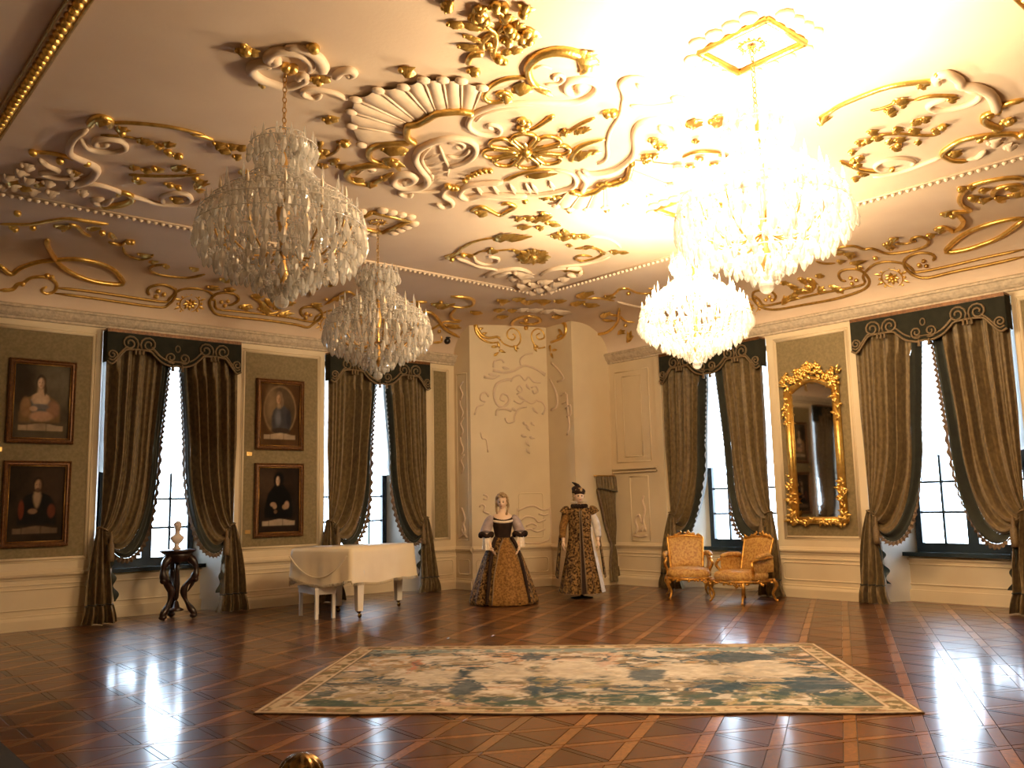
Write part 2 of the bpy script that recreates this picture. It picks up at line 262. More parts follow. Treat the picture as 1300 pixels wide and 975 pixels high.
# wall frames: along the wall, height, distance into the room
def WL(s, z, d): return Vector((s, YL - d, z))
def WR(s, z, d): return Vector((XR - d, s, z))
ORN=[
('t','c',0.03,0.055,'3.11,6.01 3.11,5.94 3.05,5.85 2.94,5.79 2.82,5.82 2.77,5.90 2.78,6.00 2.83,6.02 2.84,5.95'),
('t','c',0.03,0.06,'2.81,5.78 2.87,5.72 2.97,5.71 3.07,5.75 3.16,5.84 3.19,5.91'),
('t','c',0.05,0.03,'2.85,6.08 2.80,6.08 2.74,6.17 2.77,6.27 2.87,6.34 2.99,6.36 3.10,6.34 3.15,6.25 3.17,6.14 3.12,6.07 3.10,6.13 3.13,6.17'),
('t','c',0.025,0.025,'3.40,6.30 3.39,6.39 3.33,6.40 3.27,6.38 3.24,6.31 3.28,6.25 3.38,6.21 3.49,6.20 3.61,6.24'),
('t','c',0.04,0.03,'3.33,5.97 3.32,5.84 3.36,5.77 3.42,5.80 3.41,5.86 3.37,5.83'),
('l','g',0.06,0,'2.54,6.03 2.63,6.00'),
('l','g',0.06,0,'2.55,5.93 2.65,6.03'),
('l','g',0.06,0,'2.61,5.97 2.69,5.98'),
('l','g',0.06,0,'2.93,5.64 2.98,5.62'),
('l','g',0.06,0,'2.91,6.42 2.95,6.40'),
('l','g',0.06,0,'3.19,6.09 3.27,6.06'),
('l','g',0.06,0,'3.22,6.02 3.32,6.02'),
('l','g',0.06,0,'3.24,6.11 3.29,6.08'),
('l','g',0.06,0,'3.63,6.69 3.72,6.68'),
('l','g',0.06,0,'3.65,6.62 3.74,6.63'),
('l','g',0.06,0,'3.87,7.16 3.91,7.40'),
('l','g',0.06,0,'3.94,7.43 4.06,7.44'),
('l','g',0.06,0,'3.96,7.32 4.03,7.31'),
('l','g',0.06,0,'4.20,7.43 4.18,7.55'),
('l','g',0.06,0,'4.10,7.66 4.20,7.64'),
('l','g',0.06,0,'4.27,7.58 4.37,7.50'),
('l','g',0.06,0,'3.65,7.42 3.73,7.27'),
('t','g',0.015,0.02,'4.01,7.55 4.08,7.42 4.09,7.27 4.04,7.12 3.98,7.07'),
('b','g',0.05,0,'2.98,6.04 2.94,6.02 2.99,6.01 2.97,5.63 4.04,7.02 2.59,5.98 3.93,7.37 3.91,7.46'),
('l','g',0.07,0,'4.01,7.02 4.08,6.99'),
('l','g',0.09,0,'3.67,5.51 3.78,5.48'),
('l','g',0.055,0,'3.56,4.74 3.67,4.68'),
('l','g',0.05,0,'3.65,4.69 3.82,4.62'),
('l','g',0.05,0,'3.81,4.94 3.97,4.86'),
('l','g',0.035,0,'3.75,4.80 3.90,4.78'),
('t','g',0.02,0.035,'3.71,4.53 3.83,4.61 3.92,4.64 4.01,4.74 4.08,4.86 4.16,4.92 4.23,4.93 4.25,4.89'),
('t','g',0.03,0.02,'4.00,4.87 3.93,4.81 3.90,4.69 3.92,4.65'),
('t','g',0.025,0.03,'4.05,5.13 4.00,5.06 3.98,4.98 4.04,4.92'),
('t','g',0.02,0.02,'3.93,4.64 3.90,4.52 3.85,4.43 3.75,4.35 3.66,4.33'),
('t','g',0.02,0.015,'3.92,4.63 3.98,4.57 4.02,4.50 4.06,4.44 4.12,4.44'),
('l','g',0.05,0,'4.13,4.81 4.17,4.74'),
('l','g',0.05,0,'4.17,4.76 4.21,4.67'),
('l','g',0.05,0,'3.96,4.78 4.05,4.83'),
('l','g',0.05,0,'3.96,4.47 3.98,4.39'),
('l','g',0.04,0,'3.98,4.56 4.10,4.66'),
('l','g',0.075,0,'3.64,4.58 3.68,4.53'),
('l','g',0.075,0,'3.64,4.49 3.71,4.56'),
('l','g',0.075,0,'3.74,4.59 3.75,4.51'),
('l','g',0.075,0,'3.66,4.37 3.75,4.35'),
('l','g',0.075,0,'3.84,4.46 3.83,4.36'),
('l','g',0.075,0,'3.96,4.55 4.03,4.52'),
('l','g',0.075,0,'4.06,4.56 4.15,4.54'),
('l','g',0.075,0,'4.09,4.45 4.19,4.51'),
('l','g',0.075,0,'4.14,4.61 4.19,4.54'),
('l','g',0.075,0,'3.60,4.43 3.66,4.47'),
('l','g',0.075,0,'3.66,4.33 3.71,4.36'),
('l','g',0.075,0,'3.87,4.28 3.85,4.20'),
('l','g',0.075,0,'4.02,4.67 4.10,4.64'),
('l','g',0.075,0,'4.10,5.19 4.18,5.16'),
('l','g',0.075,0,'3.41,4.59 3.43,4.56'),
('l','g',0.075,0,'3.40,4.55 3.45,4.53'),
('b','g',0.045,0,'4.15,5.17 3.68,4.52 3.73,4.53 3.99,4.54 4.03,4.54 4.17,4.54 4.08,4.47 3.93,4.50 3.68,4.34 3.73,4.32 3.89,4.29 3.43,4.56 4.16,4.89'),
('t','c',0.02,0.045,'4.97,5.94 4.91,5.93 4.88,5.88 4.95,5.86 5.03,5.90 5.08,5.99 5.04,6.06 4.95,6.10 4.81,6.07 4.71,5.98 4.64,5.83 4.64,5.69 4.68,5.55 4.77,5.42 4.91,5.29 5.08,5.17 5.18,5.06 5.20,4.92 5.15,4.78 5.06,4.71 4.94,4.73 4.87,4.81 4.90,4.90 5.00,4.97 5.06,4.94 5.04,4.86 4.97,4.83'),
('t','c',0.02,0.02,'4.74,5.91 4.70,5.75 4.75,5.61 4.83,5.48 4.95,5.34 5.12,5.19 5.22,5.08'),
('t','g',0.035,0.015,'5.21,5.38 5.23,5.49 5.26,5.68 5.23,5.84'),
('l','g',0.06,0,'5.01,5.63 5.13,5.64'),
('l','g',0.06,0,'5.11,5.74 5.23,5.78'),
('b','g',0.045,0,'5.04,5.61 5.12,5.63 5.13,5.73'),
('t','g',0.02,0.06,'4.94,5.12 4.81,5.08 4.67,5.05 4.50,4.93 4.42,4.81 4.39,4.65 4.45,4.53 4.57,4.48 4.68,4.48'),
('l','g',0.1,0,'4.57,4.48 4.78,4.43'),
('l','g',0.09,0,'4.69,4.50 4.85,4.56'),
('t','g',0.05,0.03,'4.68,4.48 4.79,4.53 4.85,4.68'),
('t','c',0.018,0.018,'4.75,5.00 4.83,4.92 4.81,4.83 4.74,4.80 4.71,4.84 4.76,4.89 4.78,4.86'),
('t','c',0.012,0.012,'4.51,4.87 4.52,4.80 4.56,4.78 4.62,4.78'),
('t','g',0.02,0.025,'4.56,4.99 4.47,5.07 4.42,5.17 4.42,5.31 4.47,5.46 4.57,5.53 4.64,5.49 4.68,5.40 4.66,5.33 4.57,5.31 4.55,5.37 4.61,5.38'),
('l','g',0.1,0,'4.60,5.21 4.67,5.06'),
('l','g',0.05,0,'4.68,5.07 4.90,5.08'),
('l','g',0.08,0,'4.63,5.40 4.67,5.33'),
('t','g',0.02,0.02,'5.54,5.19 5.53,5.33 5.56,5.52 5.57,5.63'),
('l','g',0.05,0,'5.54,5.63 5.50,5.48'),
('l','g',0.05,0,'5.62,5.52 5.60,5.40'),
('l','g',0.05,0,'5.49,5.53 5.60,5.63'),
('l','g',0.05,0,'5.65,5.47 5.62,5.34'),
('t','c',0.03,0.05,'5.19,6.94 5.25,6.72 5.20,6.51 5.09,6.35 4.95,6.27 4.82,6.30 4.72,6.41 4.69,6.57 4.70,6.75 4.81,6.97 4.99,7.14 5.17,7.28 5.28,7.43 5.29,7.57 5.21,7.66 5.09,7.69 4.96,7.61 4.90,7.44 4.97,7.32 5.09,7.39 5.10,7.53 5.04,7.55'),
('t','c',0.018,0.018,'4.75,6.61 4.79,6.77 4.87,6.94 5.03,7.10 5.21,7.24 5.33,7.44'),
('t','c',0.02,0.02,'4.83,6.46 4.88,6.37 4.98,6.39 5.01,6.47 4.94,6.48'),
('t','c',0.02,0.02,'5.01,6.70 5.11,6.68 5.13,6.56 5.08,6.43'),
('t','c',0.016,0.016,'4.81,6.56 5.04,6.79 5.19,6.93 5.34,7.15'),
('l','c',0.03,0,'4.88,6.90 4.90,6.69'),
('l','c',0.03,0,'5.00,7.02 5.05,6.82'),
('l','c',0.03,0,'5.15,7.17 5.23,7.01'),
('l','c',0.03,0,'5.27,7.31 5.34,7.20'),
('t','c',0.03,0.02,'5.36,7.82 5.35,7.90 5.27,7.91 5.20,7.85 5.24,7.76 5.43,7.67 5.57,7.51'),
('t','c',0.03,0.035,'5.55,7.34 5.54,7.47 5.64,7.64 5.80,7.71 5.91,7.83 5.88,7.94 5.75,7.91'),
('b','g',0.045,0,'5.56,7.35 5.59,7.33 5.49,7.34'),
('l','g',0.06,0,'5.49,7.37 5.63,7.33'),
('t','g',0.02,0.05,'4.70,7.25 4.56,7.26 4.46,7.24 4.38,7.15 4.32,7.00 4.35,6.84 4.43,6.72 4.54,6.62'),
('l','g',0.12,0,'4.38,6.90 4.58,6.79'),
('l','g',0.08,0,'4.62,7.10 4.82,7.26'),
('l','g',0.08,0,'4.58,7.19 4.66,7.07'),
('b','g',0.05,0,'4.57,6.85 4.66,7.13'),
('t','g',0.025,0.045,'4.83,7.41 4.83,7.60 4.82,7.84 4.74,7.87 4.62,7.87 4.48,7.75 4.44,7.56 4.50,7.41 4.59,7.29 4.73,7.27'),
('t','c',0.02,0.02,'4.56,7.69 4.54,7.48 4.64,7.46 4.61,7.53'),
('l','g',0.06,0,'4.58,7.79 4.69,7.75'),
('l','g',0.06,0,'4.79,7.57 4.86,7.56'),
('l','g',0.07,0,'4.79,7.85 4.84,7.75'),
('t','g',0.03,0.015,'5.90,6.88 5.90,6.65 5.97,6.46 6.11,6.32'),
('l','g',0.06,0,'5.99,6.61 6.16,6.37'),
('t','c',0.02,0.04,'6.11,6.32 6.31,6.28 6.52,6.41 6.62,6.58 6.58,6.79 6.46,7.00 6.18,7.22'),
('t','c',0.04,0.035,'6.41,7.04 6.17,7.20 5.97,7.38 5.94,7.53 5.85,7.54 5.75,7.48 5.67,7.30 5.69,7.16 5.80,7.03 5.90,6.91'),
('l','c',0.035,0,'5.77,7.19 5.95,7.33'),
('l','c',0.035,0,'5.89,7.06 6.08,7.20'),
('l','c',0.035,0,'6.03,6.93 6.23,7.08'),
('l','c',0.035,0,'6.15,6.81 6.36,6.97'),
('l','c',0.035,0,'6.20,6.77 6.42,6.92'),
('l','c',0.035,0,'6.31,6.60 6.49,6.73'),
('b','g',0.035,0,'5.55,7.12 5.51,7.01 5.51,6.93 5.51,6.87 5.52,6.81 5.54,6.76 5.58,6.73'),
('t','c',0.02,0.02,'5.96,7.59 5.95,7.46 6.11,7.41 6.31,7.28 6.46,7.13'),
('t','g',0.03,0.025,'6.22,7.87 6.21,7.67 6.35,7.70 6.58,7.77 6.56,7.61 6.53,7.43 6.38,7.39 6.36,7.48'),
('l','g',0.09,0,'6.26,7.83 6.41,7.81'),
('l','g',0.07,0,'6.53,7.00 6.60,6.89'),
('l','g',0.06,0,'6.67,6.97 6.66,6.82'),
('b','g',0.04,0,'6.64,6.90 6.47,7.19'),
('t','c',0.02,0.02,'6.36,5.94 6.35,5.83 6.25,5.69 6.05,5.51 5.88,5.32 5.78,5.17 5.66,4.98 5.51,4.82 5.43,4.73'),
('t','c',0.03,0.04,'5.47,4.77 5.39,4.69 5.24,4.59 5.21,4.50 5.28,4.44 5.38,4.45 5.40,4.50 5.34,4.50'),
('t','c',0.03,0.05,'6.35,6.14 6.47,6.17 6.57,6.08 6.61,5.89 6.52,5.63 6.38,5.44 6.12,5.22 5.98,5.06 5.95,4.94 6.03,4.82 6.17,4.79 6.29,4.86 6.27,4.95 6.14,4.93'),
('t','g',0.05,0.015,'6.07,6.03 5.97,5.91 5.89,5.73 5.91,5.57 5.97,5.45'),
('l','g',0.09,0,'6.02,5.95 6.04,5.73'),
('l','g',0.05,0,'6.04,5.75 6.12,5.67'),
('t','c',0.03,0.045,'5.61,4.82 5.76,4.74 5.85,4.63 5.89,4.53 5.85,4.46 5.77,4.50'),
('b','g',0.05,0,'5.54,5.03 5.57,4.99'),
('l','g',0.07,0,'5.51,5.04 5.61,5.02'),
('l','g',0.09,0,'6.31,4.74 6.34,4.61'),
('l','g',0.09,0,'6.42,4.57 6.52,4.51'),
('l','g',0.06,0,'6.38,4.49 6.44,4.45'),
('l','g',0.07,0,'6.57,5.52 6.59,5.43'),
('l','g',0.07,0,'6.68,5.59 6.66,5.50'),
('l','g',0.07,0,'6.59,5.43 6.66,5.40'),
('l','g',0.07,0,'6.29,5.19 6.37,5.15'),
('l','g',0.07,0,'6.45,5.25 6.56,5.20'),
('t','c',0.04,0.03,'6.34,6.20 6.60,6.34 6.78,6.57 6.87,6.44 6.76,6.22'),
('l','g',0.09,0,'6.78,6.33 6.85,6.18'),
('l','g',0.08,0,'6.87,6.20 6.88,5.98'),
('b','g',0.04,0,'6.57,5.47 6.48,5.22 7.11,7.12 7.45,6.84'),
('t','g',0.02,0.02,'6.91,5.28 6.90,5.14 6.97,5.04 7.11,4.97'),
('l','g',0.05,0,'7.02,5.20 7.09,5.15'),
('l','g',0.05,0,'7.27,5.21 7.34,5.14'),
('l','g',0.05,0,'7.15,5.00 7.33,5.01'),
('l','g',0.05,0,'6.65,4.95 6.68,4.90'),
('l','g',0.05,0,'7.39,5.12 7.50,5.14'),
('l','g',0.05,0,'7.11,5.39 7.18,5.34'),
('l','g',0.07,0,'6.82,7.76 6.82,7.65'),
('l','g',0.07,0,'7.05,7.97 7.13,7.83'),
('l','g',0.07,0,'6.87,7.65 6.96,7.58'),
('l','g',0.07,0,'7.03,7.68 7.01,7.47'),
('l','g',0.07,0,'6.92,7.39 7.06,7.43'),
('l','g',0.07,0,'7.05,7.59 7.09,7.41'),
('l','g',0.07,0,'7.24,7.83 7.32,7.80'),
('l','g',0.07,0,'7.22,7.61 7.40,7.59'),
('l','g',0.07,0,'7.63,7.98 7.70,7.88'),
('l','g',0.07,0,'7.78,7.99 7.87,7.88'),
('l','g',0.07,0,'7.83,7.83 7.95,7.78'),
('l','g',0.07,0,'7.92,7.76 8.04,7.70'),
('l','g',0.07,0,'7.60,7.72 7.82,7.88'),
('b','g',0.035,0,'7.09,7.55 7.21,7.62 7.64,7.85 7.83,7.79 7.34,8.28'),
('t','g',0.03,0.015,'7.11,9.61 7.15,9.37 7.06,9.15 7.01,8.84 7.05,8.63 7.12,8.52'),
('l','g',0.1,0,'7.12,8.52 7.18,8.21'),
('l','g',0.09,0,'7.20,8.43 7.40,8.15'),
('b','g',0.045,0,'7.33,8.29 7.24,9.35 7.24,9.61'),
('l','g',0.06,0,'7.14,9.61 7.17,9.44'),
('l','g',0.06,0,'7.27,9.32 7.38,9.31'),
('l','g',0.06,0,'7.45,9.05 7.50,8.91'),
('l','g',0.06,0,'7.65,8.76 7.79,8.79'),
('l','g',0.06,0,'7.36,8.88 7.52,9.04'),
('t','g',0.015,0.015,'7.20,9.44 7.38,9.31 7.36,9.08 7.49,8.97 7.65,8.76'),
('t','c',0.03,0.02,'7.30,9.57 7.54,9.63 7.82,9.73 8.07,9.71 8.32,9.75 8.62,9.63'),
('t','c',0.025,0.025,'7.44,9.36 7.60,9.52 7.82,9.58 7.89,9.42 7.76,9.22 7.60,9.24'),
('l','g',0.09,0,'8.12,8.77 8.26,8.69'),
('l','g',0.09,0,'8.17,8.86 8.39,8.93'),
('l','g',0.09,0,'8.16,8.92 8.33,9.11'),
('l','g',0.09,0,'8.08,8.92 8.12,9.13'),
('l','g',0.09,0,'8.00,8.86 7.89,8.96'),
('l','g',0.09,0,'7.95,8.77 7.77,8.73'),
('l','g',0.09,0,'7.97,8.71 7.83,8.55'),
('l','g',0.09,0,'8.04,8.71 8.03,8.53'),
('b','g',0.06,0,'8.06,8.81'),
('t','c',0.05,0.03,'8.25,10.10 8.17,9.86 8.22,9.63 8.37,9.45 8.71,9.56'),
('t','c',0.05,0.04,'8.33,10.01 8.33,9.84 8.32,9.64'),
('l','c',0.12,0,'8.45,9.64 8.81,9.66'),
('t','c',0.03,0.05,'8.88,9.55 8.80,9.36 8.78,9.14 8.90,8.96 9.11,8.91'),
('t','c',0.05,0.05,'9.14,9.24 9.29,9.19 9.19,8.99'),
('l','g',0.09,0,'8.85,9.07 8.94,8.93'),
('l','c',0.1,0,'8.61,9.98 8.62,9.74'),
('l','c',0.1,0,'8.81,9.95 8.86,9.79'),
('l','c',0.1,0,'9.06,10.01 9.25,10.00'),
('l','c',0.1,0,'8.98,10.19 9.24,10.25'),
('l','c',0.1,0,'9.11,9.85 9.21,9.66'),
('l','c',0.1,0,'9.41,9.88 9.39,9.65'),
('l','c',0.1,0,'9.41,10.26 9.50,10.13'),
('l','c',0.1,0,'9.40,10.01 9.61,9.98'),
('l','c',0.1,0,'9.24,9.52 9.33,9.40'),
('l','c',0.1,0,'9.45,10.49 9.49,10.33'),
('l','c',0.1,0,'9.65,10.21 9.66,10.08'),
('t','c',0.02,0.02,'8.06,7.70 8.30,7.63 8.61,7.73 8.81,7.85'),
('l','g',0.07,0,'8.79,8.01 8.87,7.94'),
('l','g',0.05,0,'8.90,7.97 9.00,7.89'),
('t','g',0.02,0.02,'8.31,8.24 8.43,8.06 8.75,8.13 8.87,8.39 8.82,8.62 8.63,8.56 8.60,8.40 8.78,8.37'),
('t','c',0.02,0.03,'9.00,8.24 9.03,8.48 8.97,8.74 8.81,8.97 8.76,9.19'),
('l','g',0.05,0,'8.09,8.16 8.14,8.12'),
('l','g',0.05,0,'8.36,8.14 8.38,7.97'),
('l','g',0.05,0,'8.66,8.10 8.80,8.14'),
('l','g',0.05,0,'8.97,9.04 9.27,9.04'),
('t','c',0.03,0.05,'2.08,8.20 2.04,8.41 2.06,8.71 2.12,8.90 2.27,8.99 2.40,9.09 2.45,9.32 2.42,9.56 2.31,9.76'),
('t','g',0.02,0.03,'1.83,9.05 1.93,8.99 2.04,8.97 2.16,8.99 2.28,9.02'),
('b','g',0.045,0,'1.82,9.03 2.15,7.87 2.33,8.05 2.29,9.00 2.07,9.09'),
('t','c',0.03,0.03,'2.09,8.45 2.20,8.64 2.32,8.65 2.44,8.57 2.48,8.43 2.41,8.29 2.30,8.29 2.21,8.36 2.22,8.49 2.29,8.50 2.32,8.41'),
('t','g',0.04,0.03,'2.07,8.12 2.06,7.96 2.09,7.85 2.18,7.87 2.22,8.05'),
('l','g',0.09,0,'2.07,7.95 2.17,7.84'),
('l','g',0.07,0,'2.29,8.03 2.33,7.92'),
('t','g',0.02,0.02,'2.21,7.93 2.30,7.85 2.47,7.76 2.64,7.70 2.80,7.68 2.95,7.68'),
('t','g',0.015,0.015,'2.21,8.27 2.38,8.17 2.51,8.15'),
('l','g',0.06,0,'2.51,8.16 2.57,8.06'),
('l','g',0.06,0,'2.56,8.17 2.62,8.08'),
('l','g',0.06,0,'2.67,8.16 2.75,8.17'),
('l','g',0.06,0,'2.72,8.09 2.80,8.01'),
('l','g',0.06,0,'2.79,8.25 2.88,8.30'),
('l','g',0.06,0,'2.88,8.30 2.96,8.29'),
('b','g',0.04,0,'2.70,8.17 2.82,8.25 2.94,8.28'),
('t','g',0.02,0.02,'2.72,9.10 2.87,9.02 3.09,8.87 3.32,8.64'),
('l','g',0.06,0,'2.67,8.87 2.72,8.79'),
('l','g',0.06,0,'2.77,8.85 2.86,8.84'),
('l','g',0.06,0,'2.85,8.73 2.95,8.76'),
('l','g',0.06,0,'3.01,8.66 3.08,8.50'),
('l','g',0.06,0,'3.13,8.62 3.19,8.53'),
('l','g',0.06,0,'2.80,9.21 2.91,9.18'),
('l','g',0.06,0,'3.09,9.10 3.20,9.13'),
('l','g',0.06,0,'3.27,8.79 3.38,8.82'),
('l','g',0.06,0,'3.39,9.05 3.49,9.09'),
('b','g',0.04,0,'2.80,9.12 2.86,8.75 3.15,9.11 3.24,9.13 3.08,8.56 3.28,8.75 3.38,9.52'),
('t','c',0.03,0.03,'2.33,9.92 2.40,9.71 2.52,9.58 2.68,9.60 2.87,9.69 3.06,9.74 3.25,9.79 3.40,9.74 3.57,9.60 3.62,9.36'),
('t','c',0.03,0.03,'3.30,9.74 3.21,9.55 3.26,9.35 3.38,9.29 3.49,9.43 3.49,9.59'),
('l','g',0.08,0,'3.30,9.51 3.43,9.51'),
('t','c',0.03,0.04,'2.81,9.92 2.78,10.20 2.65,10.10 2.73,9.98'),
('t','g',0.05,0.03,'2.74,10.23 2.88,10.15 2.98,9.92 2.96,9.74 2.83,9.65 2.82,9.84'),
('t','c',0.03,0.03,'1.91,9.20 2.01,9.33 2.13,9.40 2.09,9.48 2.01,9.59 2.12,9.63 2.25,9.58 2.34,9.46'),
('l','c',0.09,0,'1.74,9.96 1.81,9.80'),
('l','c',0.09,0,'1.81,9.70 1.87,9.60'),
('l','c',0.09,0,'1.93,9.94 1.99,9.77'),
('l','c',0.09,0,'2.09,9.81 2.19,9.79'),
('l','c',0.09,0,'2.19,10.09 2.28,10.14'),
('l','c',0.09,0,'1.83,10.12 1.93,10.16'),
('l','c',0.09,0,'2.02,10.15 2.11,10.21'),
('l','c',0.09,0,'2.28,9.66 2.35,9.64'),
('l','c',0.09,0,'1.76,10.18 1.83,10.24'),
('l','c',0.09,0,'2.21,9.33 2.32,9.41'),
('l','c',0.09,0,'2.45,9.89 2.54,9.88'),
('l','c',0.09,0,'1.81,9.44 1.92,9.45'),
('l','g',0.07,0,'1.79,10.04 1.87,9.93'),
('l','g',0.07,0,'1.92,10.11 2.04,10.13'),
('l','g',0.07,0,'2.05,9.96 2.09,9.81'),
('l','g',0.07,0,'2.24,9.37 2.31,9.31'),
('t','g',0.03,0.02,'2.82,7.71 2.95,7.72 3.06,7.74'),
('l','g',0.07,0,'3.08,7.78 3.19,7.78'),
('l','g',0.07,0,'3.15,7.87 3.28,7.89'),
('l','g',0.07,0,'3.20,7.75 3.30,7.75'),
('l','g',0.07,0,'3.27,7.74 3.38,7.69'),
('l','g',0.07,0,'3.35,7.96 3.42,7.95'),
('l','g',0.07,0,'3.57,8.32 3.65,8.23'),
('l','g',0.07,0,'3.68,8.40 3.83,8.57'),
('l','g',0.07,0,'3.72,8.30 3.87,8.33'),
('l','g',0.07,0,'3.66,9.38 3.69,9.28'),
('l','g',0.07,0,'3.37,9.00 3.40,8.76'),
('t','g',0.02,0.03,'7.17,3.92 7.14,3.82 7.08,3.67 7.06,3.48 7.06,3.27 7.11,3.13 7.20,3.01 7.26,2.93'),
('l','g',0.07,0,'7.26,3.97 7.14,3.82'),
('t','c',0.03,0.03,'7.66,2.83 7.80,2.77 7.93,2.84 7.97,2.97 7.92,3.11 7.82,3.18 7.71,3.17 7.67,3.09 7.69,2.99'),
('t','c',0.04,0.05,'7.36,2.92 7.22,2.89 7.20,2.80 7.40,2.78 7.52,2.81 7.66,2.74 7.89,2.72 8.14,2.77 8.30,2.82'),
('t','g',0.02,0.02,'7.50,3.20 7.53,3.08 7.63,2.99 7.72,2.93'),
('l','g',0.06,0,'7.36,3.31 7.44,3.23'),
('l','g',0.06,0,'7.46,3.31 7.52,3.28'),
('l','g',0.06,0,'7.55,3.46 7.62,3.42'),
('l','g',0.06,0,'7.48,3.45 7.51,3.39'),
('l','g',0.06,0,'7.69,2.99 7.78,2.96'),
('l','g',0.06,0,'7.20,3.02 7.32,3.02'),
('l','g',0.06,0,'7.16,2.86 7.22,2.82'),
('t','g',0.015,0.015,'7.40,3.55 7.44,3.46 7.43,3.31 7.50,3.20'),
('t','g',0.018,0.018,'7.97,3.76 8.10,3.63 8.25,3.55 8.38,3.46 8.42,3.37'),
('l','g',0.06,0,'7.80,3.78 7.89,3.73'),
('l','g',0.06,0,'7.93,3.58 8.05,3.60'),
('l','g',0.06,0,'7.97,3.82 8.05,3.76'),
('l','g',0.06,0,'7.95,3.98 8.04,3.93'),
('l','g',0.06,0,'7.98,3.91 8.01,3.84'),
('l','g',0.06,0,'8.19,3.79 8.18,3.70'),
('l','g',0.06,0,'8.18,3.70 8.26,3.64'),
('l','g',0.06,0,'8.35,3.82 8.46,3.78'),
('l','g',0.06,0,'7.96,3.43 7.91,3.34'),
('l','g',0.06,0,'7.92,3.33 8.00,3.29'),
('l','g',0.06,0,'8.09,3.51 8.19,3.47'),
('l','g',0.06,0,'8.42,3.61 8.43,3.56'),
('l','g',0.06,0,'8.25,3.37 8.34,3.35'),
('l','g',0.06,0,'8.23,3.30 8.30,3.27'),
('b','g',0.04,0,'8.30,3.36 8.00,3.94 8.32,3.74 7.95,3.37 8.25,3.28 8.34,2.89 8.30,2.81 8.85,3.18 8.82,3.11'),
('t','g',0.02,0.03,'8.29,4.34 8.47,4.34 8.74,4.32 8.89,4.22 8.93,4.10'),
('b','g',0.035,0,'8.14,4.13 8.36,4.23 8.37,4.15 8.93,4.10'),
('l','g',0.06,0,'8.12,4.14 8.18,4.12'),
('l','g',0.06,0,'8.37,4.26 8.39,4.19'),
('l','g',0.06,0,'8.36,4.21 8.36,4.11'),
('l','g',0.06,0,'8.51,4.30 8.52,4.22'),
('l','g',0.06,0,'8.75,4.38 8.85,4.32'),
('l','g',0.06,0,'8.85,4.50 8.92,4.47'),
('t','c',0.03,0.02,'8.93,4.10 8.88,4.20 8.72,4.18 8.64,4.06 8.68,3.95 8.81,3.88 8.94,3.87 9.02,3.94'),
('t','c',0.025,0.025,'9.00,4.35 9.07,4.19 9.10,4.02 9.06,3.80 9.02,3.62'),
('t','g',0.03,0.03,'9.35,3.50 9.22,3.59 9.02,3.60 8.90,3.56 8.80,3.44 8.74,3.32 8.77,3.18 8.86,3.04 9.00,2.92 9.17,2.94'),
('t','c',0.04,0.02,'9.22,3.28 9.34,3.40 9.31,3.50'),
('l','g',0.08,0,'8.98,3.52 9.05,3.44'),
('l','c',0.09,0,'9.01,3.16 9.07,3.06'),
('l','c',0.09,0,'9.26,3.10 9.27,3.00'),
('t','g',0.03,0.03,'8.24,2.79 8.22,2.69 8.26,2.58'),
('t','g',0.03,0.04,'8.32,2.85 8.32,2.93 8.46,2.99 8.64,2.98 8.77,2.95'),
('l','g',0.08,0,'8.60,2.89 8.63,2.78'),
('l','g',0.06,0,'8.71,3.00 8.78,2.97'),
('b','g',0.05,0,'8.61,2.83 9.03,2.86'),
('t','g',0.022,0.022,'3.09,13.41,4.73 3.38,13.40,4.74 3.81,13.40,4.74 4.26,13.40,4.73 4.60,13.40,4.73 4.65,13.35,4.78 4.70,13.26,4.86 4.68,13.16,4.91'),
('t','g',0.022,0.022,'3.08,13.46,4.66 3.61,13.46,4.66 4.06,13.46,4.65 4.56,13.46,4.65 4.67,13.42,4.71 4.72,13.35,4.79 4.71,13.24,4.87 4.63,13.16,4.91 4.46,13.12,4.93 4.32,13.19,4.89 4.30,13.28,4.84 4.35,13.34,4.79'),
('t','g',0.03,0.02,'2.40,13.49,4.61 2.55,13.47,4.64 2.60,13.42,4.71 2.67,13.40,4.74 2.73,13.34,4.80 2.84,13.29,4.83 2.98,13.29,4.83 3.08,13.37,4.77 3.07,13.44,4.68 2.97,13.47,4.64 2.91,13.44,4.68 2.97,13.41,4.73'),
('b','g',0.04,0,'2.93,13.25,4.86 2.99,13.27,4.85 2.66,13.41,4.73 4.45,13.26,4.86 4.55,13.30,4.83 4.45,13.35,4.79'),
('t','g',0.035,0.035,'2.33,13.19,4.90 2.49,13.31,4.82 2.58,13.19,4.90 2.75,13.00,4.97 2.91,12.86,4.99 3.13,12.65 3.37,12.65 3.64,12.84 3.83,13.06,4.95 3.92,13.22,4.88 3.68,13.25,4.86 3.41,13.22,4.88 3.12,13.08,4.94 2.91,12.79 2.68,12.20 2.62,11.94'),
('t','g',0.02,0.03,'2.03,11.64 2.18,11.53 2.32,11.42 2.48,11.12 2.62,10.93 2.82,10.90 3.04,10.88'),
('t','g',0.03,0.02,'3.26,11.63 3.42,11.64 3.42,11.47'),
('b','g',0.045,0,'2.10,11.04 2.16,11.62 2.21,11.69 3.07,11.22 3.48,11.40 3.44,11.41 2.36,11.50'),
('t','g',0.02,0.02,'3.47,11.74 3.60,12.04 3.82,12.20 3.91,12.05 3.90,11.87'),
('t','g',0.03,0.02,'2.67,11.15 2.77,11.19 2.90,11.41 3.02,11.52'),
('l','g',0.06,0,'2.55,11.29 2.69,11.22'),
('l','g',0.06,0,'2.67,11.42 2.67,11.15'),
('l','g',0.06,0,'2.89,11.18 2.99,11.03'),
('l','g',0.06,0,'3.16,11.21 3.27,11.46'),
('l','g',0.06,0,'3.72,11.91 3.89,11.90'),
